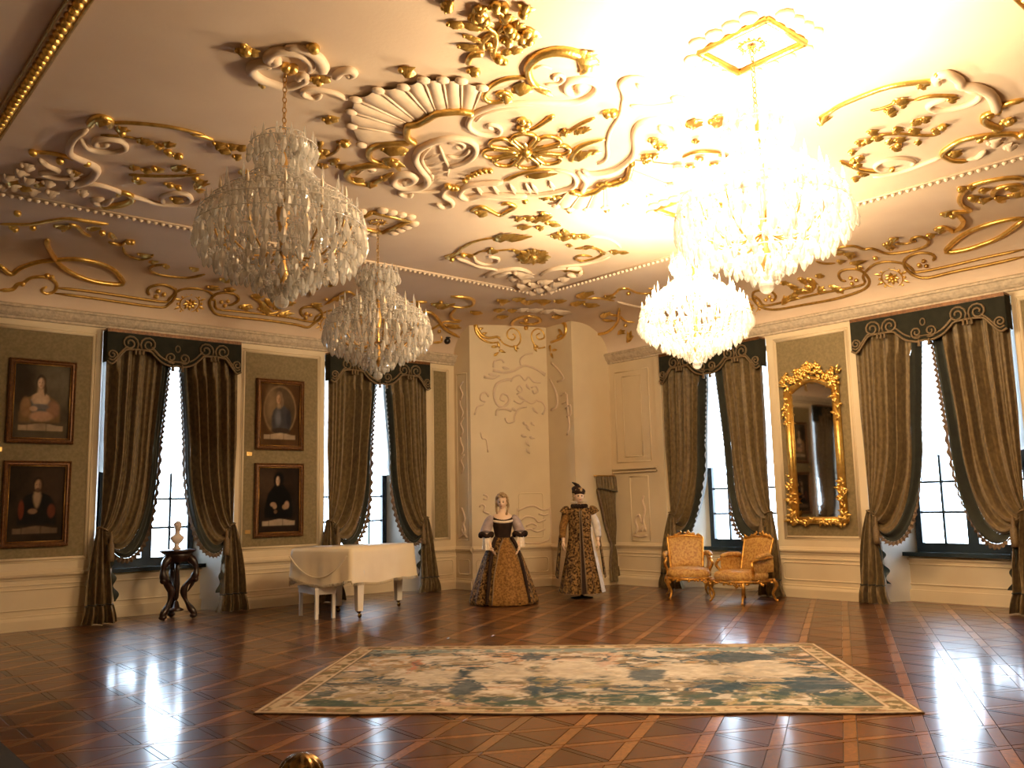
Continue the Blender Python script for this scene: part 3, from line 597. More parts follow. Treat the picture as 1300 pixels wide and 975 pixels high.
('l','g',0.06,0,'3.97,12.21 4.04,12.10'),
('l','g',0.06,0,'2.13,11.60 2.21,11.61'),
('t','g',0.022,0.022,'4.84,12.45 4.72,12.76 4.47,12.84 4.26,12.81 4.12,12.66 4.09,12.40 4.21,12.23'),
('l','g',0.07,0,'4.19,12.29 4.27,12.28'),
('l','g',0.07,0,'4.53,12.19 4.65,12.21'),
('f','g',0.2,0,'4.98,13.39,4.75'),
('f','g',0.2,0,'12.55,5.89,4.74'),
('f','g',0.2,0,'12.52,8.33,4.77'),
('f','g',0.2,0,'7.41,13.41,4.73'),
('t','g',0.018,0.018,'4.71,13.26,4.86 4.78,13.16,4.91 4.93,13.10,4.94 5.10,13.11,4.93'),
('t','g',0.018,0.018,'4.67,13.25,4.86 4.78,13.16,4.91 4.93,13.12,4.93 5.13,13.12,4.93 5.31,13.21,4.88'),
('t','g',0.024,0.024,'5.34,13.28,4.84 5.27,13.27,4.85 5.30,13.16,4.91 5.44,13.08,4.94 5.61,13.12,4.93 5.69,13.21,4.88 5.64,13.31,4.82 5.57,13.34,4.80'),
('t','g',0.024,0.024,'5.26,13.25,4.86 5.27,13.34,4.79 5.36,13.43,4.70 5.48,13.46,4.65 5.90,13.46,4.65 6.31,13.46,4.66 6.82,13.46,4.65 7.04,13.48,4.63 7.13,13.43,4.70 7.21,13.34,4.79 7.18,13.23,4.87 7.03,13.14,4.92 6.86,13.15,4.91 6.79,13.22,4.88 6.83,13.31,4.82 6.91,13.35,4.78'),
('t','g',0.02,0.02,'5.34,13.28,4.84 5.42,13.41,4.73 5.74,13.40,4.73 6.28,13.40,4.74 6.71,13.40,4.74 7.09,13.41,4.72 7.12,13.33,4.80 7.20,13.26,4.86'),
('b','g',0.035,0,'5.44,13.29,4.83 5.54,13.27,4.85 5.52,13.35,4.79 6.92,13.29,4.83 7.01,13.31,4.82 6.95,13.36,4.77 5.94,13.31,4.82 7.01,13.04,4.95 7.02,12.78'),
('l','g',0.08,0,'5.76,13.33,4.80 5.97,13.32,4.81'),
('l','g',0.08,0,'6.07,13.19,4.89 6.20,13.35,4.78'),
('l','g',0.08,0,'6.11,13.10,4.93 6.32,13.25,4.86'),
('l','g',0.08,0,'5.85,13.07,4.95 6.02,13.03,4.96'),
('l','g',0.08,0,'6.08,13.32,4.81 6.31,13.34,4.80'),
('l','g',0.08,0,'6.44,13.38,4.75 6.69,13.32,4.81'),
('l','g',0.08,0,'6.44,13.16,4.91 6.60,13.07,4.94'),
('l','g',0.08,0,'5.10,12.98,4.97 5.28,12.99,4.97'),
('l','g',0.08,0,'5.11,12.53 5.32,12.50'),
('l','g',0.08,0,'5.38,13.00,4.97 5.51,12.93,4.98'),
('l','g',0.08,0,'6.90,13.05,4.95 7.08,13.05,4.95'),
('l','g',0.08,0,'7.12,12.71 7.14,12.43'),
('l','g',0.08,0,'6.33,13.28,4.84 6.47,13.23,4.88'),
('l','g',0.08,0,'6.13,13.25,4.86 6.28,13.39,4.75'),
('t','g',0.03,0.02,'5.86,13.09,4.94 6.04,13.19,4.89 6.16,13.33,4.80 6.30,13.38,4.76 6.46,13.32,4.81'),
('t','g',0.025,0.02,'7.13,13.04,4.96 7.14,12.70 7.03,12.24 7.13,12.17 7.52,12.57'),
('t','g',0.02,0.02,'6.74,12.83 6.57,12.44 6.60,12.23'),
('t','g',0.02,0.02,'6.49,11.94 6.64,12.01 6.66,11.85 6.52,11.74 6.49,11.88'),
('t','g',0.018,0.018,'7.20,13.26,4.86 7.32,13.16,4.91 7.53,13.12,4.93 7.72,13.17,4.90'),
('t','g',0.03,0.03,'8.55,12.26 8.36,12.39 8.32,12.11 8.50,12.00'),
('l','g',0.07,0,'8.64,12.05 8.81,11.93'),
('t','g',0.04,0.02,'8.59,11.45 8.84,11.34 9.07,11.45 9.28,11.74 9.26,11.98 9.04,12.06'),
('l','g',0.09,0,'8.87,12.19 8.91,11.79'),
('b','g',0.04,0,'8.68,11.84 9.68,13.28,4.84 8.48,12.23'),
('t','g',0.03,0.03,'8.83,12.76 9.01,12.62 9.42,12.95,4.98 9.76,13.21,4.88 10.24,13.36,4.78'),
('t','g',0.025,0.02,'9.48,13.29,4.83 9.60,13.10,4.94 9.63,13.00,4.97 9.93,12.95,4.98'),
('l','g',0.08,0,'9.71,13.10,4.93 10.05,13.11,4.93'),
('t','g',0.03,0.02,'9.23,12.15 9.43,12.57 9.70,12.85,4.99 9.90,12.86,4.99'),
('t','g',0.03,0.02,'9.68,13.47,4.64 9.85,13.45,4.67 9.80,13.38,4.76'),
('l','g',0.08,0,'9.57,12.15 9.77,12.09'),
('l','g',0.08,0,'9.37,11.16 9.56,11.10'),
('l','g',0.08,0,'9.61,11.36 9.47,11.03'),
('l','g',0.08,0,'9.55,10.97 9.63,10.77'),
('l','g',0.08,0,'9.88,11.02 9.90,10.79'),
('l','g',0.08,0,'9.94,10.83 10.10,10.65'),
('l','g',0.08,0,'10.20,10.64 10.32,10.49'),
('l','g',0.08,0,'9.83,11.80 9.89,11.61'),
('l','g',0.08,0,'10.22,12.18 10.32,12.02'),
('l','g',0.08,0,'10.04,11.66 10.11,11.53'),
('l','g',0.08,0,'11.06,11.59 11.15,11.43'),
('l','g',0.08,0,'9.64,10.90 9.99,11.09'),
('l','g',0.08,0,'10.19,10.94 10.11,10.71'),
('l','c',0.1,0,'10.16,11.58 10.19,11.32'),
('l','c',0.1,0,'10.32,11.46 10.44,11.22'),
('l','c',0.1,0,'10.61,11.41 10.64,11.15'),
('l','c',0.1,0,'10.71,11.18 11.08,11.16'),
('t','g',0.03,0.03,'10.99,12.68 10.73,12.33 10.62,11.89 10.84,11.82 11.15,12.03 11.22,12.34 10.92,12.37'),
('b','g',0.05,0,'10.83,12.08 11.32,12.64'),
('l','g',0.12,0,'10.29,10.16 10.25,9.79'),
('l','g',0.09,0,'10.61,10.64 10.62,10.34'),
('l','g',0.09,0,'10.79,10.51 11.04,10.41'),
('t','g',0.03,0.02,'10.56,10.24 10.70,10.08 11.09,10.08'),
('l','g',0.08,0,'10.66,9.89 10.81,9.81'),
('t','g',0.025,0.02,'10.74,9.90 10.71,9.72 10.53,9.45 10.59,9.34 10.90,9.44 11.10,9.41 11.14,9.27 11.00,9.11 10.88,9.13'),
('b','g',0.04,0,'10.83,9.52 12.36,10.96,4.88 12.49,11.17,4.80 11.32,9.07'),
('l','g',0.09,0,'11.81,11.06 11.63,10.69'),
('l','g',0.06,0,'12.01,11.21,4.99 12.15,11.06,4.97'),
('t','g',0.03,0.02,'11.83,10.88 12.04,10.84,4.99 12.26,10.88,4.93 12.36,10.74,4.89'),
('l','g',0.09,0,'12.63,11.15,4.62 12.52,10.96,4.77'),
('l','g',0.07,0,'12.50,11.27,4.78 12.47,11.08,4.81'),
('t','g',0.03,0.03,'12.44,11.84,4.84 12.43,11.49,4.84 12.25,11.07,4.94 11.58,10.41'),
('t','c',0.03,0.02,'11.18,10.09 11.64,10.13 12.04,10.11,4.99'),
('t','g',0.022,0.022,'12.52,7.86,4.77 12.45,7.78,4.83 12.33,7.80,4.90 12.26,7.93,4.93 12.28,8.08,4.93 12.41,8.18,4.86 12.53,8.18,4.77 12.59,8.08,4.69 12.62,7.86,4.64 12.63,7.40,4.63 12.63,6.86,4.62 12.62,6.49,4.65 12.59,6.31,4.69 12.53,6.23,4.76 12.43,6.22,4.84 12.32,6.26,4.91 12.25,6.36,4.94 12.24,6.51,4.94 12.32,6.60,4.91 12.42,6.62,4.85 12.46,6.56,4.82'),
('t','g',0.02,0.02,'12.35,8.13,4.89 12.44,8.09,4.83 12.55,8.05,4.73 12.56,7.64,4.73 12.55,7.07,4.74 12.55,6.67,4.73 12.55,6.33,4.74 12.44,6.28,4.83 12.35,6.17,4.89 12.26,6.00,4.93 12.25,5.83,4.93 12.33,5.69,4.90 12.39,5.62,4.87'),
('b','g',0.035,0,'12.43,7.88,4.84 12.47,7.98,4.81 12.50,7.88,4.79 12.41,6.46,4.85 12.47,6.40,4.81 12.50,6.49,4.78 12.40,5.35,4.86 12.46,5.44,4.82 12.48,5.35,4.80 12.08,5.90,4.98 12.19,7.16,4.96 12.31,7.16,4.91 12.10,5.90,4.98'),
('l','g',0.075,0,'12.57,7.73,4.71 12.49,7.56,4.80'),
('l','g',0.075,0,'12.53,7.59,4.76 12.49,7.39,4.79'),
('l','g',0.075,0,'12.26,7.43,4.93 12.42,7.34,4.85'),
('l','g',0.075,0,'12.43,7.41,4.84 12.48,7.22,4.81'),
('l','g',0.075,0,'12.39,7.19,4.87 12.49,7.14,4.80'),
('l','g',0.075,0,'12.25,7.07,4.94 12.43,7.05,4.84'),
('l','g',0.075,0,'12.20,6.90,4.95 12.24,6.80,4.94'),
('l','g',0.075,0,'12.53,7.06,4.76 12.46,6.93,4.82'),
('l','g',0.075,0,'12.48,6.84,4.81 12.57,6.69,4.71'),
('l','g',0.075,0,'12.56,6.76,4.73 12.56,6.66,4.72'),
('l','g',0.075,0,'12.18,7.19,4.96 12.30,7.13,4.92'),
('l','g',0.075,0,'12.18,7.50,4.96 12.22,7.39,4.95'),
('l','g',0.075,0,'11.34,6.11 11.51,6.08'),
('l','g',0.075,0,'11.57,6.09 11.68,6.00'),
('l','g',0.075,0,'11.84,6.34 11.94,6.32'),
('l','g',0.075,0,'12.07,6.26,4.99 12.07,6.05,4.98'),
('l','g',0.075,0,'11.82,6.15 11.74,6.06'),
('l','g',0.075,0,'12.24,6.26,4.94 12.22,6.18,4.94'),
('t','g',0.035,0.03,'12.24,7.04,4.94 12.37,7.04,4.88 12.49,7.17,4.80 12.48,7.30,4.80 12.48,7.47,4.81'),
('t','g',0.022,0.022,'11.31,6.09 11.23,5.95 11.34,5.82 11.60,5.82 11.65,5.73 11.97,5.73 12.07,5.65,4.98 12.12,5.47,4.97 12.13,5.31,4.97 12.08,5.16,4.98 11.93,5.06 11.67,5.04 11.62,5.12 11.73,5.21 11.84,5.18'),
('t','g',0.02,0.02,'11.63,6.57 11.83,6.56 11.96,6.45'),
('t','g',0.02,0.02,'11.70,5.42 11.82,5.32 11.78,5.17'),
('l','g',0.07,0,'11.57,5.51 11.81,5.52'),
('l','g',0.07,0,'11.39,5.33 11.48,5.27'),
('l','g',0.07,0,'11.54,5.45 11.57,5.38'),
('l','g',0.07,0,'11.76,5.56 11.87,5.52'),
('t','g',0.024,0.024,'12.44,5.24,4.84 12.39,5.19,4.87 12.31,5.20,4.91 12.24,5.30,4.94 12.24,5.43,4.94 12.30,5.57,4.91 12.41,5.63,4.85 12.50,5.62,4.78 12.58,5.55,4.70 12.61,5.40,4.65 12.61,5.05,4.66 12.61,4.53,4.66 12.61,4.13,4.67'),
('t','g',0.022,0.022,'12.36,5.61,4.89 12.48,5.56,4.80 12.54,5.52,4.75 12.55,5.13,4.74 12.54,4.59,4.75 12.54,4.10,4.75'),
('b','g',0.035,0,'12.40,5.35,4.86 12.45,5.44,4.83 12.48,5.35,4.80 11.66,4.92'),
('t','g',0.035,0.035,'11.92,3.86 11.80,4.04 11.82,4.29 11.97,4.59 12.16,4.84,4.96 12.32,5.00,4.90 12.37,4.78,4.88 12.34,4.51,4.90 12.27,4.26,4.93 11.98,3.88'),
('t','g',0.03,0.03,'11.49,4.79 11.44,4.67 11.66,4.66 11.78,4.67 11.64,4.51 11.43,4.40 11.14,4.34 10.93,4.35 11.01,4.25 11.05,4.16 10.81,4.15 10.55,4.08 10.30,3.94 10.14,3.77 10.14,3.62 10.19,3.48 10.28,3.38 10.41,3.33'),
('l','g',0.08,0,'10.88,4.43 10.92,4.33'),
('l','g',0.08,0,'11.03,4.39 11.06,4.33'),
('l','g',0.08,0,'11.47,4.76 11.61,4.70'),
('l','g',0.08,0,'10.11,3.90 10.23,3.86'),
('l','g',0.08,0,'10.52,3.96 10.63,3.92'),
('l','g',0.08,0,'10.17,3.82 10.17,3.75'),
('l','g',0.08,0,'10.36,3.76 10.46,3.75'),
('l','g',0.08,0,'10.78,3.77 10.99,3.74'),
('l','g',0.08,0,'10.54,3.56 10.65,3.45'),
('l','g',0.08,0,'10.78,3.94 10.72,3.81'),
('l','g',0.08,0,'10.83,3.60 10.88,3.50'),
('l','g',0.08,0,'11.63,4.94 11.72,4.89'),
('t','g',0.03,0.03,'10.75,3.79 10.54,3.69 10.47,3.58 10.56,3.45 10.75,3.47 10.92,3.56 10.83,3.66'),
('b','g',0.045,0,'10.54,3.95 10.64,3.94 10.52,3.54 10.88,3.52 11.05,4.37 10.14,3.90'),
]
SHELLS=[[[(4.58, 5.75), (4.48, 5.78), (4.39, 5.86), (4.33, 5.96), (4.33, 6.06), (4.32, 6.23), (4.28, 6.31), (4.34, 6.43), (4.43, 6.54), (4.54, 6.59)], [(4.36, 5.34), (4.15, 5.35), (4.02, 5.43), (3.9, 5.53), (3.84, 5.73), (3.71, 5.91), (3.65, 6.17), (3.74, 6.4), (3.89, 6.65), (4.18, 6.96)]], [[(6.63, 6.62), (6.8, 6.59), (6.86, 6.45), (6.79, 6.26), (6.85, 6.18), (6.85, 5.98), (6.71, 5.81), (6.56, 5.65)], [(6.86, 7.09), (7.07, 7.07), (7.23, 6.95), (7.36, 6.78), (7.52, 6.59), (7.5, 6.21), (7.4, 5.85), (7.04, 5.45)]]]
REL=[
('t','B','g',0.03,0.05,'0.62,4.74 0.55,4.76 0.39,4.73 0.26,4.77 0.17,4.88 0.14,5.00 0.27,5.04 0.36,5.14'),
('t','B','g',0.05,0.02,'0.12,4.97 0.15,4.82 0.26,4.70 0.42,4.64 0.60,4.66'),
('t','B','g',0.02,0.02,'0.62,4.72 0.71,4.63 0.88,4.58 1.00,4.62 1.06,4.74 1.02,4.89 0.88,4.95 0.78,4.86 0.80,4.75 0.90,4.72 0.95,4.79 0.90,4.84'),
('t','B','g',0.02,0.02,'1.58,4.61 1.44,4.58 1.34,4.66 1.29,4.80 1.33,4.92 1.45,4.97 1.55,4.90 1.56,4.79 1.45,4.76 1.40,4.83 1.47,4.88'),
('l','B','g',0.06,0,'0.45,4.56 0.58,4.57'),
('l','B','g',0.06,0,'0.58,4.66 0.61,4.54'),
('l','B','g',0.06,0,'0.61,4.50 0.73,4.46'),
('l','B','g',0.06,0,'0.50,4.39 0.59,4.46'),
('l','B','g',0.06,0,'0.91,4.60 1.01,4.55'),
('l','B','g',0.06,0,'0.93,4.58 0.97,4.49'),
('l','B','g',0.06,0,'1.33,4.63 1.43,4.61'),
('l','B','g',0.06,0,'1.34,4.60 1.39,4.51'),
('l','B','g',0.06,0,'0.20,4.89 0.28,4.92'),
('l','B','g',0.06,0,'0.26,4.80 0.36,4.83'),
('t','C','g',0.06,0.03,'0.32,5.06 0.51,5.03 0.61,4.93 0.59,4.78 0.47,4.71 0.16,4.68'),
('l','C','g',0.08,0,'0.41,4.89 0.55,4.74'),
('l','C','g',0.08,0,'0.36,4.74 0.48,4.80'),
('l','C','g',0.06,0,'0.13,4.62 0.15,4.50'),
('l','C','g',0.06,0,'0.20,4.52 0.35,4.50'),
('l','C','g',0.06,0,'0.15,4.46 0.22,4.36'),
('t','B','c',0.02,0.03,'0.69,3.51 0.61,3.55 0.66,3.65 0.76,3.62 0.78,3.50 0.65,3.40 0.53,3.46 0.48,3.64 0.53,3.83 0.70,3.92 0.83,3.94'),
('t','B','c',0.02,0.03,'0.52,3.23 0.54,3.34 0.69,3.37 0.83,3.33'),
('t','B','c',0.02,0.02,'0.70,3.19 0.75,3.10 0.88,3.13 0.90,3.25 1.01,3.38 1.15,3.41'),
('t','B','c',0.03,0.02,'0.47,4.10 0.70,4.07 0.90,4.11 1.13,4.22 1.37,4.16 1.56,4.04'),
('t','B','c',0.02,0.02,'0.48,4.16 0.50,4.28 0.64,4.32 0.70,4.26'),
('t','B','c',0.02,0.02,'0.83,3.90 0.90,3.99 1.03,4.03 1.13,3.93 1.21,4.00 1.31,3.91 1.46,3.89'),
('t','B','c',0.02,0.02,'1.02,3.70 0.96,3.75 1.02,3.82 1.07,3.73 0.95,3.65'),
('t','B','c',0.02,0.02,'1.26,3.79 1.36,3.82 1.40,3.73 1.32,3.68 1.29,3.74'),
('t','B','c',0.02,0.02,'1.07,4.18 1.04,4.33 1.17,4.44 1.31,4.47'),
('t','B','c',0.02,0.02,'1.35,3.54 1.48,3.51 1.55,3.39 1.48,3.27'),
('t','B','c',0.03,0.02,'0.28,3.97 0.47,3.95 0.60,4.01'),
('t','B','c',0.02,0.02,'0.89,3.53 1.02,3.47 1.12,3.54 1.25,3.48 1.38,3.54'),
('t','B','c',0.02,0.02,'0.30,3.49 0.21,3.53 0.22,3.63 0.31,3.67 0.37,3.59'),
('t','B','c',0.02,0.015,'0.08,3.24 0.14,3.39 0.27,3.43'),
('t','B','c',0.015,0.015,'0.20,2.91 0.23,2.79 0.31,2.77 0.34,2.53'),
('l','B','c',0.07,0,'1.07,3.11 1.14,3.05'),
('l','B','c',0.07,0,'1.24,3.11 1.30,3.05'),
('l','B','c',0.07,0,'1.14,3.05 1.20,2.95'),
('l','B','c',0.07,0,'1.03,2.86 1.13,2.83'),
('l','B','c',0.07,0,'1.20,2.83 1.30,2.80'),
('l','B','c',0.07,0,'1.13,2.74 1.19,2.65'),
('l','B','c',0.07,0,'1.13,2.59 1.19,2.51'),
('l','B','c',0.07,0,'0.38,4.03 0.54,4.01'),
('l','B','c',0.07,0,'0.67,4.17 0.80,4.14'),
('l','B','c',0.07,0,'1.43,4.13 1.57,4.08'),
('l','B','c',0.07,0,'0.85,3.38 0.95,3.32'),
('l','B','c',0.07,0,'1.28,3.39 1.38,3.29'),
('l','B','c',0.07,0,'0.99,3.62 1.12,3.54'),
('l','B','c',0.07,0,'1.16,3.85 1.22,3.75'),
('t','C','c',0.02,0.03,'0.08,3.97 0.22,3.77 0.30,3.58 0.27,3.40 0.11,3.35'),
('t','C','c',0.02,0.02,'0.40,3.60 0.54,3.64 0.58,3.49 0.44,3.44'),
('t','C','c',0.02,0.02,'0.59,3.61 0.60,3.30 0.63,3.00 0.55,2.83'),
('t','C','c',0.02,0.02,'0.53,3.34 0.67,3.39 0.69,3.23 0.57,3.18'),
('t','C','c',0.02,0.02,'0.14,4.28 0.33,4.13 0.51,3.92 0.32,3.88'),
('t','B','c',0.02,0.02,'0.23,1.74 0.31,1.71 0.30,1.65 0.23,1.66'),
('t','B','c',0.02,0.02,'0.15,1.51 0.20,1.56 0.26,1.51 0.23,1.43 0.34,1.38'),
('t','B','c',0.02,0.02,'0.92,1.42 1.09,1.49 1.26,1.51 1.43,1.43 1.58,1.45'),
('t','B','c',0.02,0.02,'0.94,1.21 1.09,1.31 1.26,1.28 1.34,1.20 1.49,1.25'),
('t','B','c',0.02,0.02,'0.97,1.00 1.14,1.08 1.31,1.02 1.48,1.07'),
('t','B','c',0.02,0.02,'1.08,1.13 1.20,1.18 1.31,1.12 1.22,1.07'),
('t','B','c',0.02,0.02,'1.35,1.36 1.46,1.33 1.55,1.35'),
('t','B','c',0.015,0.015,'0.92,1.47 0.91,0.88 1.56,0.86 1.59,1.48'),
]
# ---------------------------------------------------------------- structure: floor
A1 = Vector((math.cos(math.radians(29)), math.sin(math.radians(29)))); B1 = Vector((math.cos(math.radians(153)), math.sin(math.radians(153))))
PITCH = .445; LEN = PITCH / math.sin(math.radians(124))
def floor_build():
    mb = MB().box((XB, YB, -.12), (XR + .8, YL + .8, -.006)); fl = struct('floor', mb, M['blackwood'], 'glossy reddish brown parquet floor of woven strips')
    HA, HB, HD, G = .040, .030, .022, .004
    CA, CB, CD, CT = (.19, .082, .027), (.15, .060, .020), (.040, .014, .006), (.092, .030, .0095)
    o0 = Vector((4.054, 3.823))
    pieces = []
    ang = math.sin(math.radians(124)); sD = (A1 + B1).normalized()
    na = Vector((-A1.y, A1.x)); nb = Vector((-B1.y, B1.x))
    if na.dot(B1) < 0: na = -na
    if nb.dot(A1) < 0: nb = -nb
    for i in range(-34, 34):
        for j in range(-34, 34):
            o = o0 + A1 * LEN * i + B1 * LEN * j; c = o + (A1 + B1) * LEN * .5
            if not (XB - .3 < c.x < XR + .9 and YB - .3 < c.y < YL + .9): continue
            q = [o, o + A1 * LEN, o + (A1 + B1) * LEN, o + B1 * LEN]
            def off(p, fa, fb): return p + A1 * (fa / ang) + B1 * (fb / ang)
            # strip along A (owned edge q0-q1), strip along B (owned edge q0-q3)
            pieces.append(('a', CA, [off(q[0], HB + G, -HA), off(q[1], -HB - G, -HA), off(q[1], -HB - G, HA), off(q[0], HB + G, HA)], c))
            pieces.append(('b', CB, [off(q[0], -HB, -HA), off(q[0], HB, -HA), off(q[3], HB, -HA - G), off(q[3], -HB, -HA - G)], c))
            r = [off(q[0], HB + G, HA + G), off(q[1], -HB - G, HA + G), off(q[2], -HB - G, -HA - G), off(q[3], HB + G, -HA - G)]
            # dark bar on the short diagonal r0-r2
            dg = (r[2] - r[0]).normalized(); nd = Vector((-dg.y, dg.x))
            if nd.dot(r[1] - r[0]) < 0: nd = -nd
            def cut(p, e, dist):                                   # from p towards e until dist off the diagonal
                k = abs((e - p).dot(nd)); return p + (e - p) * (dist / k)
            pieces.append(('d', CD, [r[0], cut(r[0], r[1], HD), cut(r[2], r[1], HD), r[2], cut(r[2], r[3], HD), cut(r[0], r[3], HD)], c))
            pieces.append(('t', CT, [cut(r[0], r[1], HD + G), r[1], cut(r[2], r[1], HD + G)], c))
            pieces.append(('t', (.075, .024, .008), [cut(r[0], r[3], HD + G), cut(r[2], r[3], HD + G), r[3]], c))
    ev = Vector((0, 0)); fw = Vector((.648, .75)).normalized(); sdv = Vector((.756, -.654))
    def key(p):
        d = p[3].dot(fw); l = p[3].dot(sdv)
        vis = d > 3.6 and abs(l) < d * .60 + .2
        e1 = Vector((.699, -.715)); e2 = Vector((.7, .7)); rr = p[3] - Vector((3.0, 6.6)); u = rr.dot(e1); v = rr.dot(e2)
        if 0.3 < u < 4.7 and .3 < v < 2.9: vis = False
        return d if vis else 1e3 + d
    pieces.sort(key=key)
    stuff = MB(); stuff.c = []
    def put(mb, p, jig):
        k, col, poly, c = p; z = jig
        if sum((poly[i].x * poly[(i + 1) % len(poly)].y - poly[(i + 1) % len(poly)].x * poly[i].y) for i in range(len(poly))) < 0: poly = poly[::-1]
        n = len(poly); cc = sum(poly, Vector((0, 0))) / n
        top = [(q.x, q.y, z) for q in [cc + (q - cc) * .985 for q in poly]]; low = [(q.x, q.y, -.008) for q in poly]
        mb.add(top + low, [tuple(range(n))] + [(i, n + i, n + (i + 1) % n, (i + 1) % n) for i in range(n)])
        mb.c += [(*col, 1)] * (2 * n)
    for n, p in enumerate(pieces):
        jig = random.uniform(-.0006, .0006)
        if n < 295:
            mb = MB(); mb.c = []; put(mb, p, jig)
            mb.build('parquet_strip' if p[0] != 't' else 'parquet_block', M['parquet'], fl, False)
        else: put(stuff, p, jig)
    stuff.build('parquet_field', M['parquet'], fl, False, kind='stuff')
    return fl
FLOOR = floor_build()

# ---------------------------------------------------------------- walls with window niches
NICHE = .75
LW = [dict(c=1.13, h=1.05, k=.72), dict(c=4.80, h=1.03, k=.72), dict(c=8.47, h=1.06, k=.70)]
RW = [dict(c=5.48, h=1.11, k=.82), dict(c=9.25, h=1.08, k=.82)]
ZTOP = 4.20
def wall_with_niches(name, W, s0, s1, wins, label):
    mb = MB(); edge = s0
    for q in wins:
        a, b = q['c'] - q['h'], q['c'] + q['h']
        mb.box((edge, 0, -NICHE - .1), (a, ZC + .3, 0), lambda s, z, d: W(s, z, d)); edge = b
        mb.box((a, ZTOP, -NICHE - .1), (b, ZC + .3, 0), lambda s, z, d: W(s, z, d))          # head
        mb.box((a, -.1, -NICHE - .1), (b, .66, -.62), lambda s, z, d: W(s, z, d))            # breast under the sill
    mb.box((edge, 0, -NICHE - .1), (s1, ZC + .3, 0), lambda s, z, d: W(s, z, d))
    return struct(name, mb, M['wall'], label)
WALL_L = wall_with_niches('wall_left', WL, XB, XR + .9, LW, 'long cream wall with dark curtained windows and portraits')
WALL_R = wall_with_niches('wall_right', WR, YB, YL, RW, 'cream wall with the gilt mirror between two windows')
bk = MB().box((XB - .3, YB - .3, -.1), (XB, YL + .85, ZC + .3)); struct('wall_back', bk, M['backwall'], 'unseen wall behind the viewer on the window side, darkened olive to cut bounce')
bk = MB().box((XB - .3, YB - .3, -.1), (XR + .9, YB, ZC + .3)); struct('wall_near', bk, M['backwall'], 'unseen wall behind the viewer, darkened olive to cut bounce')
# corner bay: four faces
CP = [(10.21, YL + .3), (10.21, 13.03), (11.73, 12.51), (11.68, 11.75), (XR + .3, 11.75), (XR + .3, YL + .3)]
cb = MB().prism(CP, -.05, ZC + .2); WALL_C = struct('wall_corner', cb, M['wall'], 'cream corner bay with raised stucco and a gilded crest')
# ceiling: flat field, cove
def ring(d, z): return [(XB + d, YB + d, z), (XR - d, YB + d, z), (XR - d, YL - d, z), (XB + d, YL - d, z)]
cm = MB(); rows = []
for i in range(13):
    a = PI / 2 * i / 12; rows.append((COVE_R * (1 - math.cos(a)), COVE_Z + COVE_H * math.sin(a)))
for d, z in rows: cm.v += ring(d, z)
for i in range(12):
    for k in range(4): cm.f.append((i * 4 + k, i * 4 + (k + 1) % 4, (i + 1) * 4 + (k + 1) % 4, (i + 1) * 4 + k))
cm.f.append((48, 49, 50, 51))
CEIL = struct('ceiling', cm, M['ceil'], 'coved plaster ceiling with cream and gilt rococo scrollwork', True)
for p in CEIL.data.polygons: p.use_smooth = p.normal.z > -.999 and abs(p.normal.z) < .999
rf = MB().box((XB - .3, YB - .3, ZC + .02), (XR + .9, YL + .9, ZC + .3)); struct('roof', rf, M['wall'], 'slab above the ceiling')
# cornice, rail, baseboard runs
def run(name, W, s0, s1, prof, m, label, parent=None):
    mb = MB(); n = len(prof); vs = [W(s, z, d) for s in (s0, s1) for d, z in prof]
    mb.add(vs, [(i, i + 1, n + i + 1, n + i) for i in range(n - 1)] + [tuple(range(n)), tuple(range(2 * n - 1, n - 1, -1))])
    o = mb.build(name, m, parent, False)
    if not parent: o['kind'] = 'structure'; o['label'] = label
    return o
CORN = [(0, 4.24), (.03, 4.25), (.03, 4.28), (.05, 4.29), (.085, 4.33), (.11, 4.39), (.13, 4.40), (.13, 4.43), (.09, 4.45), (0, 4.46)]
def WBk(s, z, d): return Vector((XB + d, s, z))
def WNr(s, z, d): return Vector((s, YB + d, z))
run('trim_1', WL, XB, 10.21, CORN, M['cornice'], 'weathered ornamented cornice along the portrait wall')
run('trim_2', WR, YB, 11.75, CORN, M['cornice'], 'weathered ornamented cornice above the mirror wall')
run('trim_3', WBk, YB, YL, CORN, M['cornice'], 'cornice behind the viewer'); run('trim_4', WNr, XB, XR, CORN, M['cornice'], 'cornice on the near wall')
BASE = [(0, 0), (.045, 0), (.045, .13), (.035, .15), (.02, .17), (.02, .19), (0, .20)]
RAIL = [(0, .66), (.012, .665), (.02, .69), (.05, .715), (.055, .74), (.03, .755), (.012, .78), (0, .79)]
RAIL2 = [(0, .585), (.015, .59), (.015, .605), (0, .61)]
def frame_mould(W, s0, s1, z0, z1, parent, r=.018, rad=0., d=.0, m='wall', name='panel_moulding'):
    pts = []
    if rad:
        for cx, cz, a0 in ((s1 - rad, z1 - rad, 0), (s0 + rad, z1 - rad, 90), (s0 + rad, z0 + rad, 180), (s1 - rad, z0 + rad, 270)):
            for k in range(4):
                a = math.radians(a0 + 30 * k); pts.append(W(cx + rad * math.cos(a), cz + rad * math.sin(a), d))
        MB().tube(pts, r, 6, True).build(name, M[m], parent); return
    for a, b in (((s0, z0), (s1, z0)), ((s1, z0), (s1, z1)), ((s1, z1), (s0, z1)), ((s0, z1), (s0, z0))):
        for rr, dd in ((r, 0),):
            mb = MB(); P0 = W(a[0], a[1], d); P1 = W(b[0], b[1], d); mb.tube([P0, P1], rr, 6); mb.build(name, M[m], parent)
